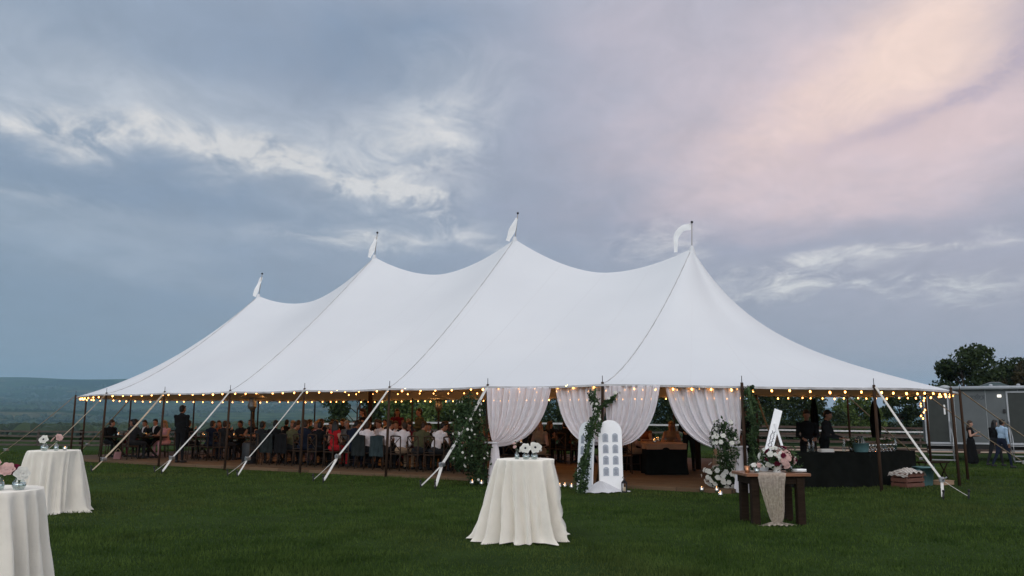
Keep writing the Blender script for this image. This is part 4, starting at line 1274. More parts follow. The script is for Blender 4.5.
def seated(lean=.05, twist=0, arms='table', bulk=1.0, headyaw=0, nod=.1, sleeves='long', long_skirt=False, fem=False):
    B = Body(); l = lean; bk = bulk * (.90 if fem else 1.0)
    pel = (0, .0, .555); wst = (0, .01 + l * .4, .73); chs = (0, .02 + l * 1.0, .93); nk = (0, .02 + l * 1.35, 1.085); hd = (0, .045 + l * 1.7, 1.215)
    B.ell(pel, (.175 * bk, .14, .115), BOT); B.ell((0, wst[1], wst[2] - .02), (.150 * bk, .115 * bk, .17), TOP)
    B.ell(chs, (.180 * bk, .125 * bk, .19), TOP); B.ell((0, chs[1], 1.01), (.155 * bk, .095, .09), TOP)
    if fem: B.ell((0, chs[1] + .085, .90), (.12, .06, .07), TOP)
    B.cap((0, chs[1], 1.02), nk, .070, .056, TOP if not fem else SKIN); B.cap(nk, hd, .054, .052, SKIN)
    add_head(B, hd, headyaw, nod)
    sl = TOP if sleeves == 'long' else SKIN
    for sx in (-1, 1):
        sh = (.185 * sx * bk, chs[1] - .005, 1.005)
        B.ell(sh, (.068, .07, .068), TOP)
        if arms == 'table': el = (.255 * sx, chs[1] + .13, .775); wr = (.155 * sx, chs[1] + .36, .805)
        elif arms == 'lap': el = (.245 * sx, chs[1] + .02, .73); wr = (.085 * sx, chs[1] + .23, .655)
        elif arms == 'raise':
            el = (.25 * sx, chs[1] + .16, .80); wr = (.12 * sx, chs[1] + .26, 1.02) if sx > 0 else (-.17, chs[1] + .37, .805)
        B.cap(sh, el, .056, .045, TOP if sleeves != 'none' else SKIN); B.cap(el, wr, .043, .030, sl)
        d = Vector(wr) - Vector(el); d.normalize()
        B.cap(wr, tuple(Vector(wr) + d * .02), .027, .026, SKIN)
        add_hand(B, Vector(wr) + d * .012, d + Vector((-.15 * sx, 0, 0)), (0, .1, 1) if arms != 'raise' else (0, -1, .3), side=sx)
        hp_ = (.095 * sx, .03, .545); kn = (.125 * sx, .45, .535); an = (.125 * sx, .43, .10)
        leg = TOP if long_skirt else BOT
        B.cap(hp_, kn, .092, .066, leg); B.cap(kn, an, .060, .040, SKIN if fem and not long_skirt else leg)
        B.cap((an[0], an[1] - .03, .045), (an[0] + .015 * sx, an[1] + .14, .035), .040, .032, SHOE)
    return B

def standing(stride=0.0, arms='down', bulk=1.0, headyaw=0, nod=0, fem=False, skirt=False, sleeves='long', lean=0.0, h=1.0):
    B = Body(); bk = bulk * (.88 if fem else 1.0); l = lean
    chs = (0, .01 + l * .8, 1.29); nk = (0, .0 + l, 1.475); hd = (0, .03 + l * 1.15, 1.605)
    B.ell((0, 0, .97), (.165 * bk, .125, .13), BOT if not skirt else TOP); B.ell((0, .0 + l * .3, 1.11), (.145 * bk, .11 * bk, .16), TOP)
    B.ell(chs, (.178 * bk, .122 * bk, .19), TOP); B.ell((0, chs[1], 1.39), (.160 * bk, .090, .08), TOP)
    if fem: B.ell((0, chs[1] + .085, 1.27), (.12, .06, .07), TOP)
    B.cap((0, chs[1], 1.40), nk, .068, .055, TOP if not fem else SKIN); B.cap(nk, hd, .053, .052, SKIN)
    add_head(B, hd, headyaw, nod)
    for sx in (-1, 1):
        sh = (.190 * sx * bk, chs[1] - .005, 1.385); B.ell(sh, (.066, .068, .066), TOP)
        if arms == 'down': el = (.245 * sx, chs[1] - .03 - .10 * stride * sx, 1.10); wr = (.235 * sx, chs[1] + .08 - .22 * stride * sx, .865)
        elif arms == 'fold': el = (.235 * sx, chs[1] + .02, 1.11); wr = (.06 * sx, chs[1] + .25, 1.13)
        elif arms == 'work': el = (.24 * sx, chs[1] + .08, 1.12); wr = (.15 * sx, chs[1] + .32, 1.06)
        elif arms == 'phone':
            el = (.235 * sx, chs[1] + .03, 1.11); wr = (.10 * sx, chs[1] + .24, 1.24 if sx > 0 else 1.12)
        elif arms == 'rail':
            el = (.25 * sx, chs[1] + .12, 1.15) if sx < 0 else (.245 * sx, chs[1] - .04, 1.10); wr = (-.24, chs[1] + .36, 1.20) if sx < 0 else (.235, chs[1] + .02, .865)
        B.cap(sh, el, .054, .043, TOP if sleeves != 'none' else SKIN); B.cap(el, wr, .041, .029, TOP if sleeves == 'long' else SKIN)
        d = (Vector(wr) - Vector(el)).normalized(); B.cap(wr, tuple(Vector(wr) + d * .02), .027, .026, SKIN)
        add_hand(B, Vector(wr) + d * .012, d, (sx * 1.0, 0, .1) if arms == 'down' else (0, 0, 1), side=1 if arms == 'down' else sx)
        st = stride * sx
        hp_ = (.090 * sx, 0, .93); kn = (.100 * sx, .20 * st + .03 * abs(stride), .51); an = (.105 * sx, .30 * st - (.14 * abs(stride) if st < 0 else 0), .10 + (.05 * abs(stride) if st < 0 else 0))
        B.cap(hp_, kn, .090, .063, BOT if not skirt else TOP); B.cap(kn, an, .058, .040, BOT if not skirt else SKIN)
        B.cap((an[0], an[1] - .03, an[2] - .055), (an[0] + .02 * sx, an[1] + .15, an[2] - .065), .040, .032, SHOE)
    if skirt:
        for k in range(9):
            q = 2 * PI * k / 9
            B.cap((.09 * math.cos(q), .07 * math.sin(q), .95), (.20 * math.cos(q), .18 * math.sin(q), .13), .075, .075, TOP)
        B.cap((0, 0, .95), (0, 0, .15), .12, .16, TOP)
    return B

def hair_mesh(name, c, yaw, nod, long, s=1.0):
    B = Body(); E = Euler((-nod, 0, yaw)); Rm = E.to_matrix()
    P = lambda x, y, z: tuple(Vector(c) + Rm @ (Vector((x, y, z)) * s))
    B.ell(P(0, -.024, .042), (.083, .094, .098), 0, E); B.ell(P(0, -.050, .0), (.080, .064, .085), 0, E)
    B.cap(P(-.05, .055, .085), P(.05, .055, .085), .022, .022, 0)
    if long:
        for sx in (-1, 0, 1):
            B.cap(P(.050 * sx, -.062, .0), P(.065 * sx, -.075, -.17), .045, .050, 0); B.cap(P(.065 * sx, -.075, -.17), P(.055 * sx, -.085, -.30), .050, .024, 0)
    else:
        B.ell(P(0, -.06, -.045), (.066, .040, .05), 0, E)
    return B.mesh(name, .013, [H['brown']])

V_shirt = lambda y0: (lambda C: (C[:, 1] > y0) & (C[:, 2] > (.86 if y0 < .12 else .84)) & (np.abs(C[:, 0]) < (C[:, 2] - .80) * .30))
TPL = {}
def template(key, B, headc, yaw, nod, long, voxel=.0115, shirt=None):
    TPL[key] = (B.mesh('body_' + key, voxel, [M['skin'], D['charcoal'], D['charcoal'], M['rubber'], D['white']], shirt), hair_mesh('hair_' + key, headc, yaw, nod, long))
def seat_head(l): return (0, .045 + l * 1.7, 1.215)
template('man', seated(.05, nod=.1), seat_head(.05), 0, .1, False)
template('suit', seated(.04, arms='raise', headyaw=.5), seat_head(.04), .5, .1, False, shirt=lambda C: (C[:, 1] > .08) & (C[:, 2] > .80) & (np.abs(C[:, 0]) < (C[:, 2] - .80) * .24))
template('leaning', seated(.20, headyaw=-.6, bulk=1.05, nod=.25), seat_head(.20), -.6, .25, False)
template('turned', seated(.08, arms='lap', headyaw=.9), seat_head(.08), .9, .1, False)
template('woman', seated(.07, fem=True, sleeves='none', arms='table', headyaw=-.35, long_skirt=True), seat_head(.07), -.35, .1, True)
template('lady', seated(.02, fem=True, sleeves='none', arms='lap', headyaw=.6, long_skirt=True), seat_head(.02), .6, .1, True)
st_head = lambda l: (0, .03 + l * 1.15, 1.605)
template('stander', standing(0, 'fold', 1.22), st_head(0), 0, 0, False)
template('server', standing(0, 'work', 1.0, lean=.08, nod=.3), st_head(.08), 0, .3, False)
template('walker', standing(.8, 'rail', 1.0, lean=.05), st_head(.05), 0, 0, False, .0105)
template('strider', standing(.7, 'down', .95, lean=.06), st_head(.06), 0, 0, True, .0105)
template('gown', standing(0, 'phone', 1.0, fem=True, skirt=True, sleeves='none', headyaw=.2, nod=.2), st_head(0), .2, .2, True, .0105)
BODYCACHE = {}
def person(label, key, loc, rz, top, bot, hair='brown', skin='skin', shirt='white', group=None, sc=1.0):
    bm_, hm_ = TPL[key]
    ck = (key, top, bot, skin, shirt)
    if ck not in BODYCACHE:
        me = bm_.copy(); me.name = 'person_body'
        for i, m in enumerate((M[skin], D[top], D[bot], M['rubber'], D[shirt])): me.materials[i] = m
        BODYCACHE[ck] = me
    hk = (key, hair)
    if hk not in BODYCACHE:
        me = hm_.copy(); me.name = 'hair'; me.materials[0] = H[hair]; BODYCACHE[hk] = me
    o = bpy.data.objects.new('person', BODYCACHE[ck]); link(o)
    o.location = loc; o.rotation_euler = (0, 0, rz); o.scale = (sc, sc, sc)
    tag(o, label, 'person', group)
    sub('hair', BODYCACHE[hk], o)
    return o

# ------------------------------------------------------------------ chairs and tables inside
def make_chair():
    t = thing('dining_chair', 'dark wooden dining chair', 'chair', (0, 0, 0), 0, 'dark wooden chairs at the dinner tables')
    m = MB(); m.box((0, 0, .450), (.42, .40, .035), bev=.012); m.build('seat', M['chair'], t)
    for sx in (-1, 1):
        m = MB(); m.tube([(.17 * sx, .17, .435), (.175 * sx, .18, 0)], [.019, .015], 8); m.build('leg', M['chair'], t)
        m = MB(); m.tube([(.18 * sx, -.19, .93), (.175 * sx, -.185, .50), (.17 * sx, -.18, .42), (.18 * sx, -.22, 0)], [.016, .018, .019, .015], 8); m.build('leg', M['chair'], t)
    b = MB()
    b.tube([(-.18, -.19, .93), (-.09, -.215, .945), (0, -.222, .95), (.09, -.215, .945), (.18, -.19, .93)], .020, 8)
    b.tube([(-.175, -.185, .52), (0, -.20, .525), (.175, -.185, .52)], .012, 6)
    b.tube([(-.172, -.186, .54), (0, -.215, .74), (.172, -.19, .915)], .011, 6); b.tube([(.172, -.186, .54), (0, -.223, .74), (-.172, -.19, .915)], .011, 6)
    b.build('backrest', M['chair'], t)
    s = MB(); s.tube([(-.172, .176, .24), (.172, .176, .24)], .010, 6); s.tube([(-.173, .176, .19), (-.175, -.20, .19)], .010, 6); s.tube([(.173, .176, .19), (.175, -.20, .19)], .010, 6)
    s.build('stretcher', M['chair'], t)
    return t
CH = make_chair(); CHU = [False]
def make_table():
    t = thing('trestle_table', 'long wooden table', 'table', (0, 0, 0), 0, 'long wooden dinner tables')
    m = MB()
    for j in range(5): m.box((0, -.38 + .19 * j, .735), (2.44, .186, .045), bev=.005)
    m.build('tabletop', M['wood'], t)
    for sx in (-1, 1):
        l = MB()
        for k in (-1, 1):
            l.box((0, 0, 0), (.08, .045, 1.0), 0, Matrix.Translation((.92 * sx + .024 * k, 0, .355)) @ Matrix.Rotation(k * R(44), 4, 'X'))
        l.build('leg', M['wood'], t)
    b = MB(); b.box((0, 0, .40), (1.75, .05, .09)); b.build('stretcher', M['wood'], t)
    return t
TB = make_table(); TBU = [False]
RZ = -TH
def in_tent(a, b, z=FZ): return W(a, b, z)

tables = [  # a, b, phrase
    (-1.2, 2.0, 'the leftmost table'), (2.2, 3.0, 'the table near the standing man'), (6.6, 2.35, 'the front heater table'), (9.1, 2.35, 'the table of the red dress'), (11.6, 2.35, 'the table of white shirts'), (14.1, 2.35, 'the leafy column table'),
    (2.4, 7.4, 'the leftmost inner table'), (6.2, 7.6, 'the second inner table'), (10.3, 7.6, 'the third inner table'), (13.4, 7.6, 'the fourth inner table')]
tl = ['long wooden table with crossed legs at the left end of the tent', 'long wooden table behind the man standing in the dark suit', 'long wooden table in the front row just right of the front patio heater', 'long wooden table in the front row by the guest in red',
      'long wooden table in the front row where the white-shirted guests sit', 'long wooden table in the front row ending at the leafy column', 'long wooden table in the inner row at the left end of the tent',
      'long wooden table in the inner row behind the front patio heater', 'long wooden table in the inner row right of the inner patio heater', 'long wooden table in the inner row behind the leafy column']
for (a, b, ph), lb in zip(tables, tl):
    dup(TB, TBU, in_tent(a, b), RZ, lb)

ORD = ['first', 'second', 'third', 'fourth']
def seat_at(ti, side, k, who=None, chair=True, dx=0.0):
    """side -1: lawn side (back to the camera), +1: far side; k 0..3 from the left end"""
    a, b, ph = tables[ti]
    x = a - .92 + .61 * k + dx; y = b + side * .72
    rz = RZ if side < 0 else RZ + PI
    sd = 'lawn side' if side < 0 else 'far side'
    if chair:
        dup(CH, CHU, in_tent(x, b + side * .74), rz + random.uniform(-.08, .08), f'dark chair, {sd} of {ph}, {ORD[k]} from left')
    if who:
        key, top, bot, hair, txt = who[:5]
        person(f'{txt}, {sd} of {ph}, {ORD[k]} from left', key, in_tent(x, y), rz + random.uniform(-.2, .2), top, bot, hair, who[5] if len(who) > 5 else 'skin',
               group='guests seated at the dinner tables', sc=random.uniform(.96, 1.03))
S = {
 'cs': ('suit', 'charcoal', 'charcoal', 'brown', 'man in charcoal suit'), 'bs': ('suit', 'black', 'black', 'black', 'man in black suit'), 'ns': ('man', 'navy', 'navy', 'brown', 'man in navy jacket'),
 'gs': ('turned', 'grey', 'charcoal', 'grey', 'grey-haired man in grey'), 'ws': ('man', 'white', 'charcoal', 'brown', 'white-shirted man'), 'wl': ('leaning', 'white', 'charcoal', 'black', 'leaning man in white'),
 'wt': ('turned', 'white', 'tan', 'brown', 'white-shirted man in tan trousers'), 'ol': ('leaning', 'olive', 'charcoal', 'brown', 'guest in olive jacket'),
 'bd': ('woman', 'black', 'black', 'brown', 'woman in black dress'), 'rd': ('lady', 'red', 'red', 'black', 'woman in red dress'), 'bu': ('woman', 'burgundy', 'burgundy', 'black', 'woman in burgundy dress'),
 'ta': ('lady', 'tan', 'tan', 'blond', 'blond woman in tan dress'), 'gr': ('woman', 'green', 'green', 'brown', 'woman in dark green dress'), 'ru': ('lady', 'rust', 'rust', 'brown', 'woman in rust dress'), 'pk': ('woman', 'pink', 'pink', 'blond', 'blond woman in pink dress'),
 'ns2': ('leaning', 'navy', 'navy', 'black', 'man in navy suit', 'skin2'), 'cb': ('man', 'charcoal', 'charcoal', 'black', 'man in charcoal jacket', 'skin2')}
plan = [
 (0, 1, ['bu', 'cs', 'bs', 'pk']), (0, -1, [None, None, None, 'cb']),
 (1, -1, ['bs', None, 'ns', 'cs']), (1, 1, ['ru', 'bs', 'cb', 'bd']),
 (2, -1, ['cb', 'bs', 'ol', 'ns']), (2, 1, ['ta', 'cs', 'pk', 'bd']),
 (3, -1, ['bs', 'rd', 'ns2', 'ws']), (3, 1, ['gs', 'bd', 'ws', 'cs']),
 (4, -1, ['wl', 'wt', 'ol', 'wl']), (4, 1, ['bu', 'bs', 'gr', 'ns']),
 (5, -1, ['bd', 'cs', None, None]), (5, 1, ['ru', 'ns', 'bs', 'ta']),
 (6, -1, ['bs', 'cs', 'gr', 'ns']), (6, 1, ['cs', 'pk', 'bs', 'bd']),
 (7, -1, ['ns', 'bd', 'cs', 'bs']), (7, 1, ['bs', 'ta', 'gs', 'bu']),
 (8, -1, ['bs', 'gr', 'ns2', 'cs']), (8, 1, ['rd', 'bs', 'ws', 'bd']),
 (9, -1, ['cs', 'bd', 'bs', 'ol']), (9, 1, ['ns', 'ru', 'cs', 'bs'])]
for ti, sd, who in plan:
    for k, w in enumerate(who):
        chair = not (ti == 0 and sd < 0 and w is None)
        seat_at(ti, sd, k, S[w] if w else None, chair, random.uniform(-.05, .05))
# a guest at the head of the leftmost table
dup(CH, CHU, in_tent(-2.75, 2.0), RZ - PI / 2, 'dark wooden chair at the left head of the leftmost table')
person('seated guest in dark suit at the left head of the leftmost table', 'turned', in_tent(-2.72, 2.0), RZ - PI / 2, 'black', 'black', 'brown', group='guests seated at the dinner tables')
# the man standing in front of the tables
person('man in dark suit standing behind the front tables with his back to the lawn', 'stander', in_tent(2.95, .80), RZ + .15, 'black', 'black', 'black', 'skin2', sc=1.06)
person('standing woman in dark dress among the front tables, right of the front patio heater', 'gown', in_tent(7.6, 4.3), RZ + 2.2, 'black', 'black', 'brown')
person('standing guest in brown jacket beyond the guest in red', 'stander', in_tent(9.4, 5.0), RZ + 2.6, 'olive', 'charcoal', 'brown')
person('standing guest in burgundy behind the table with the guest in red', 'gown', in_tent(8.3, 5.2), RZ - 2.6, 'burgundy', 'burgundy', 'black', 'skin2')

hb = thing('handbag', 'pale pink handbag on the floor in front of the leftmost table', 'handbag', in_tent(-.95, 1.25), RZ + .3)
m = MB()
rows = [[((.17 - .03 * (j / 6)) * math.cos(q) * (1 + .05 * math.cos(4 * q)), (.075 - .03 * (j / 6)) * math.sin(q), .24 * j / 6) for q in [2 * PI * i / 24 for i in range(24)]] for j in range(7)]
m.grid(rows, closed=True); m.add(rows[0], [tuple(range(23, -1, -1))]); m.build('bag_body', D['blush'], hb)
m = MB(); m.tube([(.09 * math.cos(q), 0, .23 + .11 * math.sin(q)) for q in [PI * i / 10 for i in range(11)]], .009, 6); m.build('handle', D['tan'], hb)
# jackets hung over chair backs
def jacket(label, ti, k, mat, w=.46):
    a, b, ph = tables[ti]; x = a - .92 + .61 * k
    rows = []
    for i in range(15):
        t = i / 14; row = []
        for j in range(21):
            q = j / 20 - .5
            sag = .012 * math.sin(j * 1.1 + i * .4) * t
            if t < .22: y = .015 - t / .22 * .06 - .03 * (t > .2); z = .965 - .03 * abs(q) * 2 ; y = .03 - .10 * t / .22
            else: y = -.07 - .012 * math.cos(q * 6) + sag; z = .955 - .03 * abs(q) - .57 * (t - .22) / .78
            row.append((q * w * (1 + .08 * t), y - .20, z))
        rows.append(row)
    o = MB().grid(rows).build('jacket', mat); o.location = in_tent(x, b - .74); o.rotation_euler = (0, 0, RZ)
    tag(o, label, 'jacket')
jacket('dark jacket hung over a chair at the tables of white-shirted guests', 3, 3, M['jacket2'])
jacket('teal-grey jacket hung over a chair at the table with white-shirted guests', 4, 0, M['jacket'])
jacket('black jacket hung over a chair just right of the front patio heater', 2, 1, M['jacket2'], .50)
jacket('black jacket hung over the second chair right of the front patio heater', 2, 2, D['black'], .50)

# lit table candles and greenery on the dinner tables
def centrepiece(x, y, z, label, seed):
    rg = np.random.default_rng(seed)
    o = thing('table_greenery', label, 'greenery', (x, y, z), 0, 'greenery along the dinner tables')
    p = rg.normal(size=(150, 3)) * np.array([.16, .06, .045]) + np.array([0, 0, .06]); p[:, 2] = np.maximum(.01, p[:, 2])
    sub('foliage', leaf_mesh('foliage', p, .07, M['leaf'], rg), o)
    for i in range(5): put_bloom(B_plain[i % 2], 'white_bloom', o, (rg.normal() * .12, rg.normal() * .04, .10), (rg.normal() * .3, -.5, 1), .9)
for i, (a, b, ph) in enumerate(tables):
    for j, (da, wd) in enumerate(((-.85, 'left end'), (-.1, 'middle'), (.75, 'right end'))):
        p = in_tent(a + da, b - .05, .842)
        candle(p, f'lit votive candle on {ph}, near its {wd}', 'candles on the dinner tables', .09, .04)
    p = in_tent(a + .3, b + .02, .842); centrepiece(*p, f'leafy centrepiece with white blooms on {ph}', 60 + i)

# dark clothed tables inside the entrance
def clothed_table(label, loc, rz, L, Wd, h, cloth_m, top_m=None, group=None, drop=.74, overlay=None):
    t = thing('draped_table', label, 'table', loc, rz, group)
    rg = random.Random(int(L * 100 + loc[0] * 7)); rows = []
    per = []
    n1, n2 = int(L / .05), int(Wd / .05)
    for i in range(n1): per.append((-L / 2 + L * i / n1, -Wd / 2, 0, -1))
    for i in range(n2): per.append((L / 2, -Wd / 2 + Wd * i / n2, 1, 0))
    for i in range(n1): per.append((L / 2 - L * i / n1, Wd / 2, 0, 1))
    for i in range(n2): per.append((-L / 2, Wd / 2 - Wd * i / n2, -1, 0))
    for j in range(12):
        s = j / 11
        rows.append([(x + nx * s * (.05 + .028 * math.sin(i * .62) + .02 * math.sin(i * .23 + 1)), y + ny * s * (.05 + .028 * math.sin(i * .62) + .02 * math.sin(i * .23 + 1)), h - (h - .01) * s) for i, (x, y, nx, ny) in enumerate(per)])
    m = MB(); m.grid(rows, closed=True); m.box((0, 0, h - .008), (L, Wd, .02)); m.build('tablecloth', cloth_m, t)
    if overlay:
        m = MB(); m.box((0, 0, h + .008), (L + .05, Wd + .05, .012)); 
        rr = []
        for j in range(5): rr.append([(x + nx * (.03 + .01 * j * math.sin(i * .5)), y + ny * (.03 + .01 * j * math.sin(i * .5)), h + .01 - .035 * j) for i, (x, y, nx, ny) in enumerate(per)])
        m.grid(rr, closed=True); m.build('overlay', overlay, t)
    return t
clothed_table('black draped table with a peach top cloth seen through the left curtain gap', in_tent(17.0, 5.4), RZ + R(6), 2.2, .9, .76, M['blackcloth'], overlay=M['peachcloth'])
clothed_table('dark draped table with a peach top cloth seen through the right curtain gap', in_tent(18.1, 4.2), RZ + R(31), 1.0, .9, .78, M['blackcloth'], overlay=M['peachcloth'])
for (a, b, lb) in ((16.4, 5.4, 'lit candle at the left end of the peach-topped table in the left curtain gap'), (17.5, 5.35, 'lit candle at the right end of the peach-topped table in the left curtain gap'), (17.85, 4.2, 'lit candle on the peach-topped table in the right curtain gap')):
    candle(in_tent(a, b, .86), lb, None, .10, .045)
dup(CH, CHU, in_tent(17.1, 3.9), RZ + .5, 'dark wooden chair in front of the table in the right curtain gap')
person('person in dark clothes standing behind the table in the right curtain gap', 'server', in_tent(18.3, 5.6), RZ + PI + .4, 'black', 'black', 'brown')
person('woman in tan dress seated left of the table in the right curtain gap', 'lady', in_tent(16.9, 4.9), RZ - .9, 'tan', 'tan', 'brown')
dup(CH, CHU, in_tent(16.9, 4.9), RZ - .9, 'dark wooden chair left of the table in the right curtain gap')
person('guest in rust dress seated behind the peach-topped table in the left curtain gap', 'woman', in_tent(16.7, 6.4), RZ + PI, 'rust', 'rust', 'brown')
person('guest in tan dress seated behind the peach-topped table in the left curtain gap', 'woman', in_tent(17.5, 6.4), RZ + PI + .3, 'tan', 'tan', 'blond')
for a, lb in ((16.7, 'left'), (17.5, 'right')): dup(CH, CHU, in_tent(a, 6.45), RZ + PI, f'dark wooden chair behind the peach-topped table in the left curtain gap, the {lb} one')
person('person walking in dark trousers near the inner pole right of the entrance', 'strider', in_tent(19.3, 6.1), RZ + 1.2, 'black', 'black', 'black')
person('guest in dark jacket seen just behind the white sign', 'server', in_tent(20.3, 4.4), RZ + 2.6, 'black', 'black', 'brown')
clothed_table('white clothed side table behind the wooden table and vine', (6.0, 22.6, gz(6, 22.6)), .0, 1.1, .6, .74, M['whitecloth'])
person('seated woman in rust top behind the white side table', 'lady', (6.15, 23.5, gz(6.15, 23.5)), PI - .3, 'rust', 'rust', 'blond')
dup(CH, CHU, (6.15, 23.52, gz(6.15, 23.5)), PI - .3, 'dark wooden chair behind the white side table')

# ------------------------------------------------------------------ patio heaters, closed parasols
def heater(label, loc):
    t = thing('patio_heater', label, 'heater', loc, 0, 'tall patio heaters under the tent')
    m = MB(); m.lathe([(.24, 0), (.25, .03), (.25, .62), (.20, .68), (.05, .70)], 24); m.build('base', M['iron'], t)
    m = MB(); m.lathe([(.035, .68), (.035, 1.72)], 12); m.build('pole', M['iron'], t)
    m = MB(); m.lathe([(.05, 1.66), (.13, 1.74), (.145, 1.80), (.10, 2.02), (.10, 2.06)], 20); m.build('burner', M['steel'], t)
    m = MB(); m.lathe([(.42, 2.06), (.43, 2.075), (.28, 2.16), (.08, 2.21), (.02, 2.24)], 32, cap=False); m.lathe([(.41, 2.055), (.27, 2.145), (.05, 2.20)], 32, cap=False); m.build('reflector', M['steel'], t)
heater('front patio heater with a mushroom top near the standing man', in_tent(5.15, 1.75))
heater('inner patio heater with a mushroom top left of the leafy column', in_tent(8.4, 7.4))
def parasol(label, x, y, h, fat=.62):
    t = thing('closed_parasol', label, 'parasol', (x, y, gz(x, y)), 0)
    m = MB(); m.lathe([(.26, 0), (.26, .05), (.20, .30), (.06, .52), (.05, .54)], 24); m.build('base', M['rubber'], t)
    m = MB(); m.lathe([(.025, .5), (.025, h)], 10); m.build('pole', M['iron'], t)
    rows = []
    for j in range(14):
        s = j / 13; r = .03 + .17 * fat * math.sin(PI * min(1, s * .62 + .12)) ** 1.3 * (1 if s > .1 else .8)
        rows.append([(r * (1 + .22 * math.cos(8 * q)) * math.cos(q), r * (1 + .22 * math.cos(8 * q)) * math.sin(q), h + .02 - (h - .95) * s) for q in [2 * PI * i / 40 for i in range(40)]])
    MB().grid(rows, closed=True).build('canopy', M['parasol'], t)
parasol('closed black parasol on a cone foot behind the right end of the bar', 10.6, 24.6, 2.0)
parasol('slim closed black parasol behind the two bar staff', 8.9, 24.8, 2.05, .42)

# ------------------------------------------------------------------ bar tables by the right end
b1 = ((5.95, 19.05), (8.15, 19.25)); b2 = ((8.20, 19.42), (9.75, 20.45))
def between(p, q): return ((p[0] + q[0]) / 2, (p[1] + q[1]) / 2), math.atan2(q[1] - p[1], q[0] - p[0]), math.hypot(q[0] - p[0], q[1] - p[1])
for (p, q), lb in ((b1, 'long black draped bar table behind the wooden table'), (b2, 'black draped bar table at the right end with the crate below')):
    c, an, L = between(p, q); nx, ny = -math.sin(an), math.cos(an)
    clothed_table(lb, (c[0] + nx * .4, c[1] + ny * .4, 0), an, L, .74, .76, M['blackcloth'], group='black draped bar tables')
def on_bar(k, s, d, z=.772):
    p, q = (b1, b2)[k]; an = math.atan2(q[1] - p[1], q[0] - p[0])
    x = p[0] + (q[0] - p[0]) * s - math.sin(an) * d; y = p[1] + (q[1] - p[1]) * s + math.cos(an) * d
    return (x, y, z)
person('bar worker in black facing the bar, the left of two', 'server', (7.15, 20.5, 0), PI - .2, 'black', 'black', 'brown', 'skin2')
person('bar worker in black turned to the other, the right of two', 'server', (7.62, 20.65, 0), PI + .9, 'charcoal', 'black', 'black')
tb = thing('ice_tub', 'teal metal tub of dark bottles on the bar', 'tub', on_bar(0, .97, .32))
m = MB(); m.lathe([(.15, 0), (.155, .01), (.19, .20), (.195, .20), (.18, .19), (.15, .03), (.002, .03)], 24, cap=False); m.build('tub', M['teal'], tb)
for i in range(7):
    q = 2 * PI * i / 7; m = MB(); m.lathe([(.036, 0), (.038, .01), (.038, .19), (.015, .25), (.014, .31), (.016, .315)], 10, M=Matrix.Translation((.10 * math.cos(q), .10 * math.sin(q), .05)) @ Matrix.Rotation(.18, 4, (math.sin(q), -math.cos(q), 0)) ); m.build('bottle', surf('dark_bottle', (.012, .02, .012), .1, .1, 10, spec=.6) if i == 0 else bpy.data.materials['dark_bottle'], tb)
gi = 0
for r in range(4):
    for c in range(8):
        s = .10 + c * .075 + .02 * (r % 2); 
        if s > .72: continue
        o = cup(f'stemmed glass on the right bar table, {["front", "second", "third", "back"][r]} row, {["first", "second", "third", "fourth", "fifth", "sixth", "seventh", "eighth"][c]} from the left', on_bar(1, s, .14 + .11 * r), M['frost'], .040, .17, 'wine_glass', 'glass', True)
        o['group'] = 'stemmed glasses on the bar'; gi += 1
m = MB()
for i in range(5): m.box((0, 0, .008 + .014 * i), (.30 - .004 * i, .22, .012), bev=.004, M=Matrix.Rotation(.06 * (i % 3 - 1), 4, 'Z'))
o = m.build('napkin_stack', M['whitecloth']); o.location = on_bar(0, .58, .28); o.rotation_euler = (0, 0, .1); tag(o, 'white folded napkin pile on the bar in front of the bar staff', 'napkins')
for i, (k, s, d, lb) in enumerate(((0, .40, .3, 'tall clear bottle on the bar left of the napkins'), (0, .47, .42, 'second clear bottle behind the tall one on the bar'), (0, .78, .30, 'short clear carafe between napkins and tub'), (1, .05, .45, 'green bottle next to the teal tub'), (1, .80, .3, 'clear jug at the right end of the glass rows'), (1, .90, .42, 'small dark bottle at the far right of the bar'))):
    o = MB(); o.lathe([(.035, 0), (.038, .01), (.038, .16 + .02 * (i % 3)), (.016, .22 + .02 * (i % 3)), (.014, .29), (.017, .295)], 14); ob = o.build('bottle', M['glass'] if 'clear' in lb else bpy.data.materials['dark_bottle']); ob.location = on_bar(k, s, d); tag(ob, lb, 'bottle')
rgb_ = np.random.default_rng(9)
for k_, s_, d_, lb in ((1, .02, .5, 'small green bouquet behind the teal tub on the bar'), (1, .76, .52, 'small leafy bouquet behind the rows of glasses')):
    t = thing('small_bouquet', lb, 'bouquet', on_bar(k_, s_, d_)); p = rgb_.normal(size=(160, 3)) * .07 + np.array([0, 0, .2]); sub('foliage', leaf_mesh('foliage', p, .06, M['leaf'], rgb_), t)
    m = MB(); m.lathe([(.04, 0), (.05, .01), (.055, .15), (.05, .15)], 14, cap=False); m.build('vase', M['frost'], t)
    for i in range(6): put_bloom([B_plain, B_pink][i % 2][0], ['white_bloom', 'blush_bloom'][i % 2], t, (rgb_.normal() * .06, rgb_.normal() * .06, .26), (rgb_.normal() * .4, -.5, 1), .9)

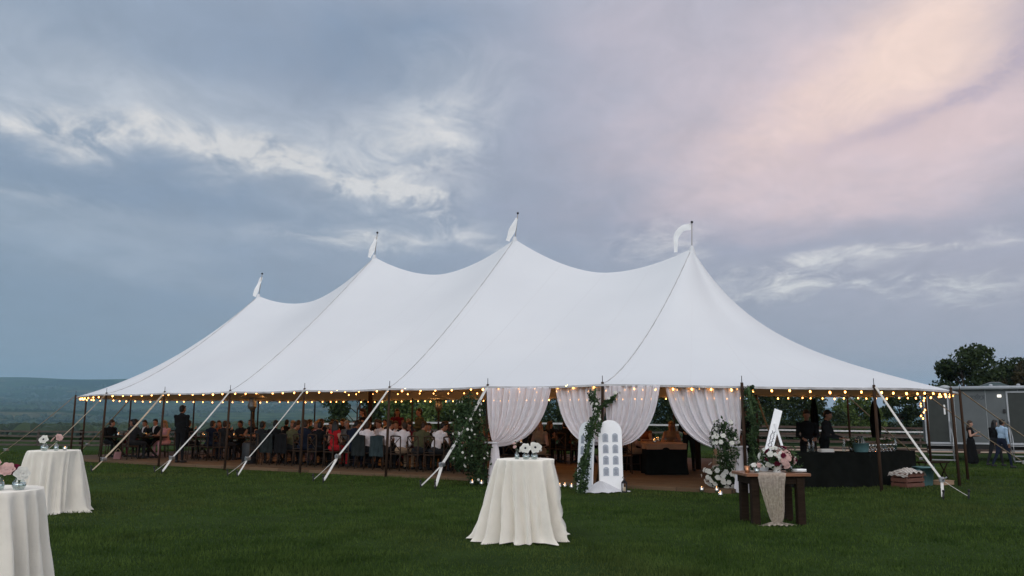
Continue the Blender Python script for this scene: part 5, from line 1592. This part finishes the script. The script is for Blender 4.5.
def stripe_mat():
    m, nt, out = new_mat('striped_cloth'); tc = N(nt, 'ShaderNodeTexCoord'); w = N(nt, 'ShaderNodeTexWave'); w.inputs['Scale'].default_value = 7; w.inputs['Distortion'].default_value = 1.2
    nt.links.new(tc.outputs['Object'], w.inputs['Vector']); cr = N(nt, 'ShaderNodeValToRGB'); cr.color_ramp.elements[0].color = (.62, .59, .55, 1); cr.color_ramp.elements[1].color = (.30, .27, .25, 1); cr.color_ramp.elements[0].position = .6; cr.color_ramp.elements[1].position = .75
    d = N(nt, 'ShaderNodeBsdfDiffuse'); nt.links.new(w.outputs['Fac'], cr.inputs[0]); nt.links.new(cr.outputs[0], d.inputs[0]); nt.links.new(d.outputs[0], out.inputs[0]); return m
# crate, cloths, bin and flat box under the right end of the bar
cr_ = thing('wooden_crate', 'red-brown slatted crate on the grass below the right end of the bar', 'crate', (8.95, 19.28, 0), R(30))
m = MB()
for z_ in (.06, .17, .28):
    for sy in (-1, 1): m.box((0, .19 * sy, z_), (.64, .018, .085), bev=.003)
    for sx in (-1, 1): m.box((.311 * sx, 0, z_), (.016, .36, .085), bev=.003)
m.box((0, 0, .015), (.60, .36, .02)); m.build('slats', M['crate'], cr_)
m = MB()
for sx in (-1, 1):
    for sy in (-1, 1): m.box((.285 * sx, .165 * sy, .165), (.03, .03, .32))
m.build('corner_posts', M['crate'], cr_)
rows = []
for j in range(17):
    rows.append([((i / 22 - .5) * .70, (j / 16 - .5) * .50, .325 + .10 * math.exp(-((i / 22 - .5) ** 2 * 6 + (j / 16 - .5) ** 2 * 8)) + .025 * math.sin(i * 1.1 + j * .5) * math.cos(j * .9) - .12 * max(0, abs(i / 22 - .5) - .42) * 8) for i in range(23)])
o = MB().grid(rows).build('white_cloth', stripe_mat()); o.location = (8.95, 19.28, 0); o.rotation_euler = (0, 0, R(30)); tag(o, 'crumpled pale striped cloth lying over the red-brown crate', 'cloth')
bn = thing('grey_tub', 'teal-grey plastic bin beside the crate', 'bin', (9.55, 19.75, 0), R(20))
m = MB(); m.lathe([(.17, 0), (.18, .01), (.225, .40), (.245, .40), (.245, .43), (.21, .43), (.165, .03), (.002, .03)], 4, cap=False, M=Matrix.Rotation(PI / 4, 4, 'Z')); m.build('bin', M['teal'], bn)
m = MB(); 
for sx in (-1, 1): m.box((.175 * sx, 0, .36), (.03, .12, .03))
m.build('handle', M['teal'], bn)
o = MB(); o.box((0, 0, .05), (.42, .30, .09), bev=.006); o.box((0, 0, .10), (.44, .32, .012), bev=.004); ob = o.build('cardboard_box', M['cardboard']); ob.location = (10.05, 19.9, 0); ob.rotation_euler = (0, 0, R(28)); tag(ob, 'flat cardboard box on the grass right of the bin', 'box')
ob = thing('folding_stool', 'low dark folding stool behind the bin', 'stool', (10.55, 21.3, gz(10.55, 21.3)), .3)
m = MB(); m.box((0, 0, .44), (.8, .28, .04), bev=.01); m.build('seat', M['wood'], ob)
for sx in (-1, 1):
    m = MB(); m.tube([(.33 * sx, -.12, .42), (.33 * sx, .14, 0)], .016, 6); m.tube([(.33 * sx, .12, .42), (.33 * sx, -.14, 0)], .016, 6); m.build('leg', M['wood'], ob)

# ------------------------------------------------------------------ fences
def fence(label, pts, h, rails, mat, post_gap=2.6, topmat=None, size=(.05, .11)):
    t = thing('rail_fence', label, 'fence', (pts[0][0], pts[0][1], gz(*pts[0])))
    o = Vector(t.location); rg = random.Random(len(label))
    rl = [MB() for _ in rails]; n_post = 0
    for (p, q) in zip(pts[:-1], pts[1:]):
        L = math.hypot(q[0] - p[0], q[1] - p[1]); n = max(1, round(L / post_gap)); an = math.atan2(q[1] - p[1], q[0] - p[0])
        for i in range(n + 1):
            x = p[0] + (q[0] - p[0]) * i / n; y = p[1] + (q[1] - p[1]) * i / n; z = gz(x, y)
            m = MB(); m.box((x - o.x, y - o.y, z - o.z + h / 2 - .1), (.12, .12, h + .2), bev=.01); m.build('post', M[mat], t)
            if i < n:
                x2 = p[0] + (q[0] - p[0]) * (i + 1) / n; y2 = p[1] + (q[1] - p[1]) * (i + 1) / n; z2 = gz(x2, y2)
                for k, rz_ in enumerate(rails):
                    A = Vector((x, y, z + rz_ + rg.uniform(-.02, .02))) - o; B_ = Vector((x2, y2, z2 + rz_ + rg.uniform(-.02, .02))) - o
                    d = B_ - A; Mx = Matrix.Translation((A + B_) / 2) @ d.to_track_quat('X', 'Z').to_matrix().to_4x4()
                    rl[k].box((0, -.09, 0), (d.length + .02 * (k + 1), size[0], size[1]), 0, Mx)
    for k, m in enumerate(rl): m.build('rail', M[topmat if (topmat and k == 0) else mat], t)
    return t
fence('weathered rail fence along the far left edge of the lawn', [(-46, 50), (-26, 51), (-13.2, 55)], .98, (.86, .58, .30, .08), 'railwood')
fence('rail fence with a pale top rail beyond the middle of the tent', [(-13, 55.2), (2, 56), (13.5, 54)], 1.45, (1.38, .9, .5), 'railwood', topmat='railwhite')
fence('brown rail fence in front of the sand arena', [(11, 43.5), (19, 44), (30, 45)], 1.35, (1.28, .92, .55, .2), 'railbrown')
fence('pale rail fence on the far side of the sand arena', [(13.8, 60.5), (27, 61), (44, 61)], 1.25, (1.15, .75, .35), 'railwood', topmat='railwhite')

# ------------------------------------------------------------------ trees and shrubs
def tree(name, label, x, y, h, w, mat, seed, nleaf=5200, leaf=.26, trunk=.22, low=.18, group=None, lobes=16, extra=None):
    rg = np.random.default_rng(seed); z0 = float(terrain_z(np.array([x]), np.array([y]))[0]) if math.hypot(x, y) > 76 else gz(x, y)
    t = thing(name, label, 'tree' if 'tree' in name else 'shrub', (x, y, z0), 0, group)
    tr = MB()
    hz = h * low
    top = [(0, 0, -.2), (rg.normal() * .08, rg.normal() * .08, hz), (rg.normal() * .2, rg.normal() * .2, h * .55), (rg.normal() * .3, rg.normal() * .3, h * .88)]
    tr.tube(top, [trunk, trunk * .75, trunk * .42, trunk * .1], 9)
    ctr = []
    for i in range(lobes):
        q = 2 * PI * i / lobes * 1.618 * 2 + rg.normal() * .3; zz = hz + (h - hz) * (.10 + .84 * ((i + .5) / lobes)); f = math.sin(PI * min(.97, .10 + .80 * (zz - hz) / (h - hz))) ** .7
        rr = w * .5 * f * rg.uniform(.45, .92); c = np.array([rr * math.cos(q), rr * math.sin(q), zz + rg.normal() * .2])
        ctr.append((c, w * rg.uniform(.14, .24)))
        s = max(hz, zz - rr * .8); k = (s / (h * .88))
        a = np.array(top[2]) * min(1, k * 1.4)
        tr.tube([(a[0], a[1], s), tuple((np.array([a[0], a[1], s]) + c) / 2 + np.array([0, 0, .1 * rr])), tuple(c)], [trunk * .30, trunk * .18, trunk * .05], 6)
    tr.build('trunk', M['bark'], t)
    pts = []; ti = []
    for _ in range(nleaf):
        c, r = ctr[rg.integers(lobes)]; v = rg.normal(size=3); v /= np.linalg.norm(v)
        # twiggy sub-clumps
        v = v * r * rg.random() ** .4 * np.array([1.1, 1.1, .8]); pts.append(c + v); ti.append(.5)
    pts = np.array(pts)
    # knock holes through the crown
    keep = np.ones(len(pts), bool)
    for _ in range(lobes):
        c, r = ctr[rg.integers(lobes)]; c2 = c + rg.normal(size=3) * r * .9
        keep &= np.linalg.norm(pts - c2, axis=1) > r * rg.uniform(.25, .5)
    pts = pts[keep]; pts[:, 2] = np.maximum(pts[:, 2], .08)
    sub('crown', leaf_mesh('crown', pts, leaf, M[mat], rg, .2, .62), t)
    return t
tree('broadleaf_tree', 'tall dark tree with a ragged bare-topped crown behind the left end of the trailer', 33.4, 62, 7.6, 5.2, 'treeleaf', 101, 7500, .30, .2, .16, 'trees behind the trailer', 17)
tree('broadleaf_tree', 'round dense dark tree behind the middle of the trailer roof', 39.6, 63, 7.3, 7.0, 'treeleaf', 102, 15000, .30, .22, .12, 'trees behind the trailer', 20)
tree('broadleaf_tree', 'dark tree cut off by the right edge above the trailer', 45.6, 64, 6.2, 6.5, 'treeleaf', 103, 12000, .30, .22, .12, 'trees behind the trailer', 18)
tree('broadleaf_tree', 'low dark tree filling the gap above the trailer doors', 42.6, 66, 5.9, 5.6, 'treeleaf', 105, 9000, .30, .18, .12, 'trees behind the trailer', 16)
tree('broadleaf_tree', 'low brown-leaved tree between the two dark trees above the trailer', 36.4, 60, 6.0, 4.4, 'rustleaf', 104, 5200, .28, .14, .2, 'trees behind the trailer', 12)
sh = [(-11.0, 60, 4.4, 4.6, 'treeleaf', 'dark bushy tree beyond the tent behind the white-shirted guests'), (-7.2, 59, 3.6, 4.8, 'bushleaf', 'pale green bushy tree beyond the tent just right of the dark one'), (-4.3, 62, 3.9, 4.2, 'bushleaf', 'green bushy tree beyond the tent beside the leafy column'),
      (-1.2, 63, 4.4, 3.6, 'treeleaf', 'dark tree beyond the tent behind the leafy column'), (3.4, 60, 5.6, 6.0, 'treeleaf', 'wide dark tree seen through the left curtain gap'), (8.2, 61, 5.4, 5.6, 'treeleaf', 'dark tree beyond the tent between the two curtain gaps'),
      (12.8, 62, 5.6, 6.0, 'treeleaf', 'dark tree seen through the right curtain gap'), (17.6, 63, 5.2, 6.4, 'treeleaf', 'wide dark tree beyond the tent above the wooden table'), (22.2, 64, 4.9, 5.2, 'treeleaf', 'dark tree beyond the tent above the bar staff'),
      (27.2, 66, 4.0, 4.0, 'bushleaf', 'rounded shrub beyond the arena, left of the closed parasol'), (31.0, 67, 4.2, 3.6, 'treeleaf', 'rounded dark shrub beyond the arena at the left end of the trailer')]
for i, (x, y, h, w, m, lb) in enumerate(sh):
    tree('shrub' if h < 4.3 else 'bushy_tree', lb, x, y, h, w, m, 120 + i, int(1300 * w), .24, .12, .05, 'trees beyond the tent', 14)

# ------------------------------------------------------------------ restroom trailer on the right
TX, TY = 17.62, 36.0; TG = gz(20, 36)
tr_ = thing('utility_trailer', 'long grey restroom trailer with dark doors and steps at the right edge', 'trailer', (TX, TY, TG), R(-24))
zb, zt_ = .39 - TG, 2.72 - TG; TLN = 8.2
m = MB(); m.box((TLN / 2, 1.3, (zb + zt_) / 2), (TLN, 2.6, zt_ - zb), bev=.04); m.build('body', M['trailer'], tr_)
m = MB()
for k in range(8):
    if k in (0,): continue
    m.box((k * 1.17, -.004, (zb + zt_) / 2), (.012, .012, zt_ - zb - .1))
m.build('panel_joint', M['trailertrim'], tr_)
m = MB(); m.box((TLN / 2, 1.3, zt_ + .03), (TLN + .06, 2.70, .07), bev=.02); m.build('roof', M['trailertrim'], tr_)
m = MB(); m.tube([(.85, -.14, zt_ - .01), (TLN, -.14, zt_ - .01)], .075, 12); m.ball((.84, -.13, zt_ + .02), (.20, .13, .10), 14, 10); m.build('awning_roll', M['trailertrim'], tr_)
m = MB(); m.box((.045, -.012, (zb + zt_) / 2), (.10, .03, zt_ - zb)); m.build('corner_trim', M['trailertrim'], tr_)
m = MB(); m.box((TLN / 2, .06, zb - .10), (TLN, .10, .22)); m.box((TLN / 2, 1.3, zb - .05), (TLN - .4, 2.3, .12)); m.build('chassis', M['rubber'], tr_)
m = MB(); m.box((TLN / 2, -.02, zb + .03), (TLN, .03, .07)); m.build('lower_trim', M['trailertrim'], tr_)
for (dx, w_) in ((.16, .74), (3.14, .86)):
    m = MB(); fz0, fz1 = zb + .09, zt_ - .22
    m.box((dx - .03, -.018, (fz0 + fz1) / 2), (.06, .034, fz1 - fz0)); m.box((dx + w_ + .03, -.018, (fz0 + fz1) / 2), (.06, .034, fz1 - fz0)); m.box((dx + w_ / 2, -.018, fz1 + .03), (w_ + .12, .034, .06))
    m.build('door_frame', M['trailertrim'], tr_)
    m = MB(); m.box((dx + w_ / 2, -.012, (fz0 + fz1) / 2), (w_, .022, fz1 - fz0 - .004), bev=.004); d = m.build('door', M['trailerdark'], tr_)
    m = MB(); m.box((dx + w_ - .12, -.05, fz0 + (fz1 - fz0) * .66), (.07, .05, .42), bev=.012); m.build('handle', M['ceramic'], d)
    # small steps with rails
    st = MB()
    for k in range(4): st.box((dx + w_ / 2, -.20 - .27 * k, zb - .05 - .19 * k), (1.0, .27, .04), bev=.004)
    s_ = st.build('step', M['steel'], tr_)
    for sx in (0, 1):
        xx = dx - .06 + (w_ + .12) * sx
        m = MB(); m.tube([(xx, -.08, zb + .95), (xx, -1.02, zb + .30), (xx, -1.06, -.02)], .018, 7); m.tube([(xx, -.10, zb - .05), (xx, -1.05, zb - .68)], .018, 7); m.tube([(xx, -.10, zb + .90), (xx, -.10, zb - .1)], .016, 7)
        m.build('handrail', M['steel'], tr_)
m = MB(); m.box((2.84, -.035, 2.37 - TG), (.15, .06, .11), bev=.015); m.build('wall_lamp', M['lampglow'], tr_)
m = MB(); m.box((2.98, -.025, 1.75 - TG), (.10, .05, .16), bev=.01); m.build('switch_box', M['iron'], tr_)
# dark scrolled crest on the wall
em = MB(); ec = (0.0, 0.0)
def ring(c, r, t, a0=0, a1=2 * PI, n=22, sx=1.0):
    rows = [[(c[0] + sx * (r - t / 2) * math.cos(a0 + (a1 - a0) * i / n), y_, c[1] + (r - t / 2) * math.sin(a0 + (a1 - a0) * i / n)) for i in range(n + 1)] for y_ in (-.009,)] + [[(c[0] + sx * (r + t / 2) * math.cos(a0 + (a1 - a0) * i / n), -.009, c[1] + (r + t / 2) * math.sin(a0 + (a1 - a0) * i / n)) for i in range(n + 1)]]
    em.grid(rows)
ring(ec, .11, .05); ring(ec, .035, .05)
for sx in (-1, 1):
    ring((ec[0] + .20 * sx, ec[1] - .02), .085, .045, -.4, PI * 1.5, sx=-sx); ring((ec[0] + .31 * sx, ec[1] + .02), .055, .04, .5, 5.2, sx=sx)
    em.add([(ec[0] + .10 * sx, -.010, ec[1] - .10), (ec[0] + .38 * sx, -.010, ec[1] - .09), (ec[0] + .16 * sx, -.010, ec[1] - .15)], [(0, 1, 2)])
em.add([(ec[0] - .06, -.011, ec[1] + .12), (ec[0], -.011, ec[1] + .20), (ec[0] + .06, -.011, ec[1] + .12)], [(0, 1, 2)])
eo = em.build('crest_emblem', M['emblem'], tr_); eo.location = (2.05, 0, 2.33 - TG); eo.scale = (.75, 1, .75)
# roof air conditioner
m = MB()
rows = []
for j in range(9):
    t_ = j / 8; rows.append([(2.2 + 1.15 * i / 14, .75 + .8 * t_, zt_ + .07 + .20 * min(1, (i / 14) * 2.2 + .1) * (1 - max(0, (i / 14 - .72)) * 3.2) * (1 - .25 * abs(2 * t_ - 1))) for i in range(15)])
rows = [[(p[0], .745, zt_ + .05) for p in rows[0]]] + rows + [[(p[0], 1.555, zt_ + .05) for p in rows[-1]]]
m.grid(rows); m.build('air_conditioner', M['aircon'], tr_)
for k in (2.6, 3.6): 
    m = MB(); m.lathe([(.07, 0), (.07, .06), (.05, .09), (.002, .10)], 12, (k, .3, zt_ + .06)); m.build('roof_vent', M['trailertrim'], tr_)
m = MB()
for xx in (4.9, 5.8): m.lathe([(.20, -.12), (.36, -.12), (.38, -.06), (.38, .06), (.36, .12), (.20, .12)], 24, M=Matrix.Translation((xx, .14, .38)) @ Matrix.Rotation(PI / 2, 4, 'X'))
m.build('wheel', M['rubber'], tr_)

person('long-haired woman in long dark dress holding a phone in front of the trailer', 'gown', (18.1, 33.4, gz(18.1, 33.4)), -2.2, 'black', 'black', 'brown', sc=.98)
person('man in light blue shirt and dark trousers striding towards the trailer steps', 'walker', (18.05, 31.2, gz(18.05, 31.2)), -1.35, 'lightblue', 'navy', 'black', 'skin2', sc=1.02)
person('woman in black walking behind the man in light blue shirt', 'strider', (18.35, 32.2, gz(18.35, 32.2)), -1.2, 'black', 'charcoal', 'black')

# ------------------------------------------------------------------ haze: one closed box of thin even air
def haze():
    m, nt, out = new_mat('haze_air')
    v = N(nt, 'ShaderNodeVolumePrincipled'); v.inputs['Color'].default_value = (.46, .78, 1.0, 1); v.inputs['Density'].default_value = HAZE; v.inputs['Anisotropy'].default_value = 0.0
    nt.links.new(v.outputs[0], out.inputs['Volume'])
    mb_ = MB(); mb_.box((0, 0, 170), (20000, 20000, 460)); o = mb_.build('haze', m)
    return tag(o, 'thin blue evening haze over the valley', 'haze', kind='stuff')
HAZE = .000105
haze()

# ------------------------------------------------------------------ sky, sun
wd = bpy.data.worlds.new('World'); scene.world = wd; wd.use_nodes = True
nt = wd.node_tree; nt.nodes.clear()
out = N(nt, 'ShaderNodeOutputWorld'); bg = N(nt, 'ShaderNodeBackground'); nt.links.new(bg.outputs[0], out.inputs[0])
SUN_EL, SUN_AZ = 30.0, 192.0     # degrees; azimuth clockwise from +Y (where the camera looks)
sky = N(nt, 'ShaderNodeTexSky'); sky.sky_type = 'NISHITA'; sky.sun_disc = False; sky.sun_elevation = R(SUN_EL); sky.sun_rotation = R(SUN_AZ); sky.altitude = 200
def mth(op, a, b=None, c=None, clamp=False):
    n = N(nt, 'ShaderNodeMath', operation=op); n.use_clamp = clamp
    for i, q in enumerate((a, b, c)):
        if q is None: continue
        if isinstance(q, (int, float)): n.inputs[i].default_value = q
        else: nt.links.new(q, n.inputs[i])
    return n.outputs[0]
def mixc(f, a, b):
    n = N(nt, 'ShaderNodeMix', data_type='RGBA'); n.clamp_factor = True
    if isinstance(f, (int, float)): n.inputs[0].default_value = f
    else: nt.links.new(f, n.inputs[0])
    for i, q in ((6, a), (7, b)):
        if isinstance(q, tuple): n.inputs[i].default_value = (*q, 1)
        else: nt.links.new(q, n.inputs[i])
    return n.outputs[2]
tc = N(nt, 'ShaderNodeTexCoord'); sx = N(nt, 'ShaderNodeSeparateXYZ'); nt.links.new(tc.outputs['Generated'], sx.inputs[0])
DX, DY, DZ = sx.outputs
az0 = mth('MULTIPLY', mth('ARCTAN2', DX, DY), 180 / PI); el0 = mth('MULTIPLY', mth('ARCSINE', DZ), 180 / PI)
# cloud deck coordinates: directions projected on a flat layer, so clouds flatten towards the horizon
den = mth('ADD', mth('MAXIMUM', DZ, 0.0), .16)
cx = mth('DIVIDE', DX, den); cy = mth('DIVIDE', DY, den)
cv = N(nt, 'ShaderNodeCombineXYZ'); nt.links.new(cx, cv.inputs[0]); nt.links.new(cy, cv.inputs[1])
def cnoise(scale, detail, rough, off, dist=0.0, stretch=(1, 1, 1)):
    mp = N(nt, 'ShaderNodeMapping'); mp.inputs['Location'].default_value = off; mp.inputs['Scale'].default_value = stretch; nt.links.new(cv.outputs[0], mp.inputs[0])
    n = N(nt, 'ShaderNodeTexNoise'); n.inputs['Scale'].default_value = scale; n.inputs['Detail'].default_value = detail; n.inputs['Roughness'].default_value = rough; n.inputs['Distortion'].default_value = dist
    nt.links.new(mp.outputs[0], n.inputs['Vector']); return n
w1 = cnoise(1.1, 5, .55, (3.1, 1.7, 0), .3); w2 = cnoise(3.2, 6, .6, (7.3, 2.2, 0), .2)
ws = N(nt, 'ShaderNodeSeparateColor'); nt.links.new(w1.outputs['Color'], ws.inputs[0])
ws2 = N(nt, 'ShaderNodeSeparateColor'); nt.links.new(w2.outputs['Color'], ws2.inputs[0])
def warp(base, a, ka, b, kb): return mth('ADD', base, mth('ADD', mth('MULTIPLY', mth('SUBTRACT', a, .5), ka), mth('MULTIPLY', mth('SUBTRACT', b, .5), kb)))
az = warp(az0, ws.outputs[0], 16, ws2.outputs[0], 7); el = warp(el0, ws.outputs[1], 9, ws2.outputs[1], 4)
def blob(a, e, sa, se, rot=0.0, amp=1.0, pw=1.0):
    u = mth('SUBTRACT', az, a); v = mth('SUBTRACT', el, e); c, s = math.cos(R(rot)), math.sin(R(rot))
    p = mth('DIVIDE', mth('ADD', mth('MULTIPLY', u, c), mth('MULTIPLY', v, s)), sa); q = mth('DIVIDE', mth('SUBTRACT', mth('MULTIPLY', v, c), mth('MULTIPLY', u, s)), se)
    d = mth('ADD', mth('MULTIPLY', p, p), mth('MULTIPLY', q, q))
    return mth('MULTIPLY', mth('POWER', 2.718, mth('MULTIPLY', d, -1.0)), amp)
def total(*b):
    r = b[0]
    for q in b[1:]: r = mth('ADD', r, q)
    return r
n_big = cnoise(1.5, 9, .58, (.3, 4.1, 0), .5, (1, .8, 1)).outputs['Fac']; n_fine = cnoise(6.5, 10, .68, (5.2, 1.1, 0), .6, (1, .7, 1)).outputs['Fac']; n_mid = cnoise(2.8, 8, .6, (9.1, 6.4, 0), .4).outputs['Fac']
L_ = srgb
# base: dusky blue, paler and greyer to the right and low down
fr = mth('MULTIPLY', mth('ADD', az0, 30), 1 / 60, clamp=True)
low = mixc(fr, L_(131, 146, 162), L_(166, 162, 175)); high = mixc(fr, L_(152, 167, 187), L_(184, 184, 197))
fe = mth('MULTIPLY', el0, 1 / 22, clamp=True)
base = mixc(fe, low, high)
cv1 = mth('MULTIPLY', mth('SUBTRACT', n_big, .5), 2.6); cv2 = mth('MULTIPLY', mth('SUBTRACT', n_mid, .5), 1.6); cv3 = mth('MULTIPLY', mth('SUBTRACT', n_fine, .5), 2.0)
# dark blue-grey masses
dark = total(blob(-9, 24.2, 15, 4.0, -8, 1.0), blob(-26, 15.6, 13, 2.4, -6, .75), blob(-14, 14.6, 9, 2.6, -14, .55), blob(20, 11.9, 20, 2.6, 0, .70), blob(-30, 23.5, 7, 1.8, 6, .55), blob(6, 13.8, 10, 4.2, 0, .60), blob(-20, 6.5, 26, 4.5, 0, .35))
dark = mth('MULTIPLY', dark, mth('ADD', .92, mth('ADD', cv1, mth('ADD', mth('MULTIPLY', cv2, .6), mth('MULTIPLY', cv3, .35)))), clamp=True)
c1 = mixc(mth('MULTIPLY', dark, .85), base, L_(125, 143, 167))
# bright torn bands, broad veil first and the sharp scraps on top
ve = total(blob(-28, 20.6, 13, 3.0, -6, 1.1), blob(-7.5, 20.4, 7.5, 3.6, 8, 1.1), blob(-14, 17.0, 9, 2.4, -12, .55), blob(-27, 11.6, 10, 2.0, 0, .35), blob(-6, 12.0, 8, 2.0, 0, .45))
ve = mth('MULTIPLY', ve, mth('ADD', .75, mth('ADD', mth('MULTIPLY', cv1, .5), mth('MULTIPLY', cv3, .4))), clamp=True)
c1 = mixc(mth('MULTIPLY', ve, .82), c1, L_(194, 200, 209))
br = total(blob(-31, 18.4, 7, .9, -2, .9), blob(-22, 18.0, 9, .9, -8, 1.0), blob(-13, 16.7, 9, 1.0, -15, 1.0), blob(-6.5, 18.8, 5.5, 3.4, 10, .85), blob(-5, 14.4, 5, .8, -30, .85), blob(-8, 11.7, 6, .8, 0, .65), blob(9.8, 11.6, 2.2, 2.0, 40, .80), blob(17.6, 8.4, 4.5, .7, 4, 1.0), blob(25, 10.0, 6, .5, 4, .95), blob(27, 7.5, 5, .45, 0, .85), blob(21, 7.4, 4, .4, 0, .55), blob(-31, 13.4, 6, .7, 0, .25))
br = mth('MULTIPLY', br, mth('ADD', .55, mth('ADD', mth('MULTIPLY', cv2, 1.1), mth('MULTIPLY', cv3, 3.0))), clamp=True)
c2 = mixc(br, c1, L_(217, 216, 216))
# sunset glow high on the right, soft at its edges
pk = total(blob(22, 18.9, 14.5, 5.6, 16, 1.0), blob(32, 16.5, 10, 5.2, 8, .70), blob(12, 24.8, 12, 4.2, 6, .45))
pk = mth('MULTIPLY', pk, mth('ADD', .90, mth('ADD', mth('MULTIPLY', cv1, .35), mth('ADD', mth('MULTIPLY', cv2, .25), mth('MULTIPLY', cv3, .15)))), clamp=True)
c3 = mixc(mth('MULTIPLY', pk, .95), c2, L_(214, 197, 204))
wm = total(blob(24, 20.5, 11, 4.8, 22, .9), blob(32, 17.0, 9, 3.4, 6, .6))
wm = mth('MULTIPLY', wm, mth('ADD', .9, mth('ADD', mth('MULTIPLY', cv1, .3), mth('MULTIPLY', cv2, .3))), clamp=True)
c3 = mixc(mth('MULTIPLY', wm, .85), c3, L_(235, 207, 203))
hot = total(blob(27, 22.8, 7.0, 3.4, 26, 1.0), blob(22.5, 20.2, 6.5, 2.4, 26, .40))
hot = mth('MULTIPLY', hot, mth('ADD', .95, mth('ADD', mth('MULTIPLY', cv2, .4), mth('MULTIPLY', cv3, .3))), clamp=True)
c4 = mixc(mth('MULTIPLY', hot, .9), c3, L_(255, 227, 213))
mv = mth('MULTIPLY', total(blob(31.5, 20.4, 6.5, 1.3, 30, .85), blob(24.5, 17.6, 5.5, .9, 16, .6), blob(34, 22.8, 3.5, 1.8, 34, .8)), mth('ADD', .85, mth('ADD', mth('MULTIPLY', cv2, 1.2), mth('MULTIPLY', cv3, 2.2))), clamp=True)
c5 = mixc(mth('MULTIPLY', mv, .80), c4, L_(186, 172, 187))
# thin even mottling everywhere
mt = mth('ADD', .45, mth('MULTIPLY', el0, .55 / 14), clamp=True)
mo = mth('ADD', 1.0, mth('MULTIPLY', mt, mth('ADD', mth('MULTIPLY', cv1, .085), mth('ADD', mth('MULTIPLY', cv2, .085), mth('MULTIPLY', cv3, .17)))))
vm = N(nt, 'ShaderNodeVectorMath', operation='SCALE'); nt.links.new(c5, vm.inputs[0]); nt.links.new(mo, vm.inputs['Scale'])
# the cloud deck overhead and behind the viewer is brighter than the part in view
up = mth('MULTIPLY', mth('SUBTRACT', el0, 30), 1 / 35, clamp=True)
bk = mth('MULTIPLY', mth('SUBTRACT', .15, DY), .9, clamp=True)
bo = mth('ADD', 1.0, mth('ADD', mth('MULTIPLY', up, .25), mth('MULTIPLY', mth('MULTIPLY', bk, mth('SUBTRACT', 1.0, mth('MULTIPLY', mth('ABSOLUTE', mth('SUBTRACT', el0, 25)), 1 / 60), clamp=True)), 3.6)))
# (its lit side is nearly neutral in colour, where the part in view is blue)
neu = mixc(mth('MULTIPLY', mth('ADD', up, bk), .8, clamp=True), vm.outputs[0], L_(171, 172, 174))
vb = N(nt, 'ShaderNodeVectorMath', operation='SCALE'); nt.links.new(neu, vb.inputs[0]); nt.links.new(mth('MULTIPLY', bo, 1.05), vb.inputs['Scale'])
# a little of the clear Nishita sky shows through the deck (0.08 strength)
vs = N(nt, 'ShaderNodeVectorMath', operation='SCALE'); nt.links.new(sky.outputs[0], vs.inputs[0]); vs.inputs['Scale'].default_value = .08
fin = mixc(.93, vs.outputs[0], vb.outputs[0])
nt.links.new(fin, bg.inputs[0]); bg.inputs[1].default_value = 1.0

sl = bpy.data.lights.new('sun', 'SUN'); sl.energy = .6; sl.angle = R(40); sl.color = (1.0, .90, .80)
so = bpy.data.objects.new('sun', sl); col.objects.link(so)
dv = Vector((math.sin(R(SUN_AZ)) * math.cos(R(SUN_EL)), math.cos(R(SUN_AZ)) * math.cos(R(SUN_EL)), math.sin(R(SUN_EL))))
so.rotation_euler = dv.to_track_quat('Z', 'Y').to_euler(); so.location = (0, -20, 40)

# ------------------------------------------------------------------ render settings
scene.render.engine = 'CYCLES'
scene.cycles.use_denoising = True
scene.cycles.max_bounces = 8; scene.cycles.diffuse_bounces = 3; scene.cycles.transparent_max_bounces = 16; scene.cycles.volume_bounces = 0
scene.cycles.sample_clamp_indirect = 4.0
scene.view_settings.view_transform = 'Standard'; scene.view_settings.look = 'None'
scene.view_settings.exposure = 0.0; scene.view_settings.gamma = 1.0
scene.view_settings.use_curve_mapping = False
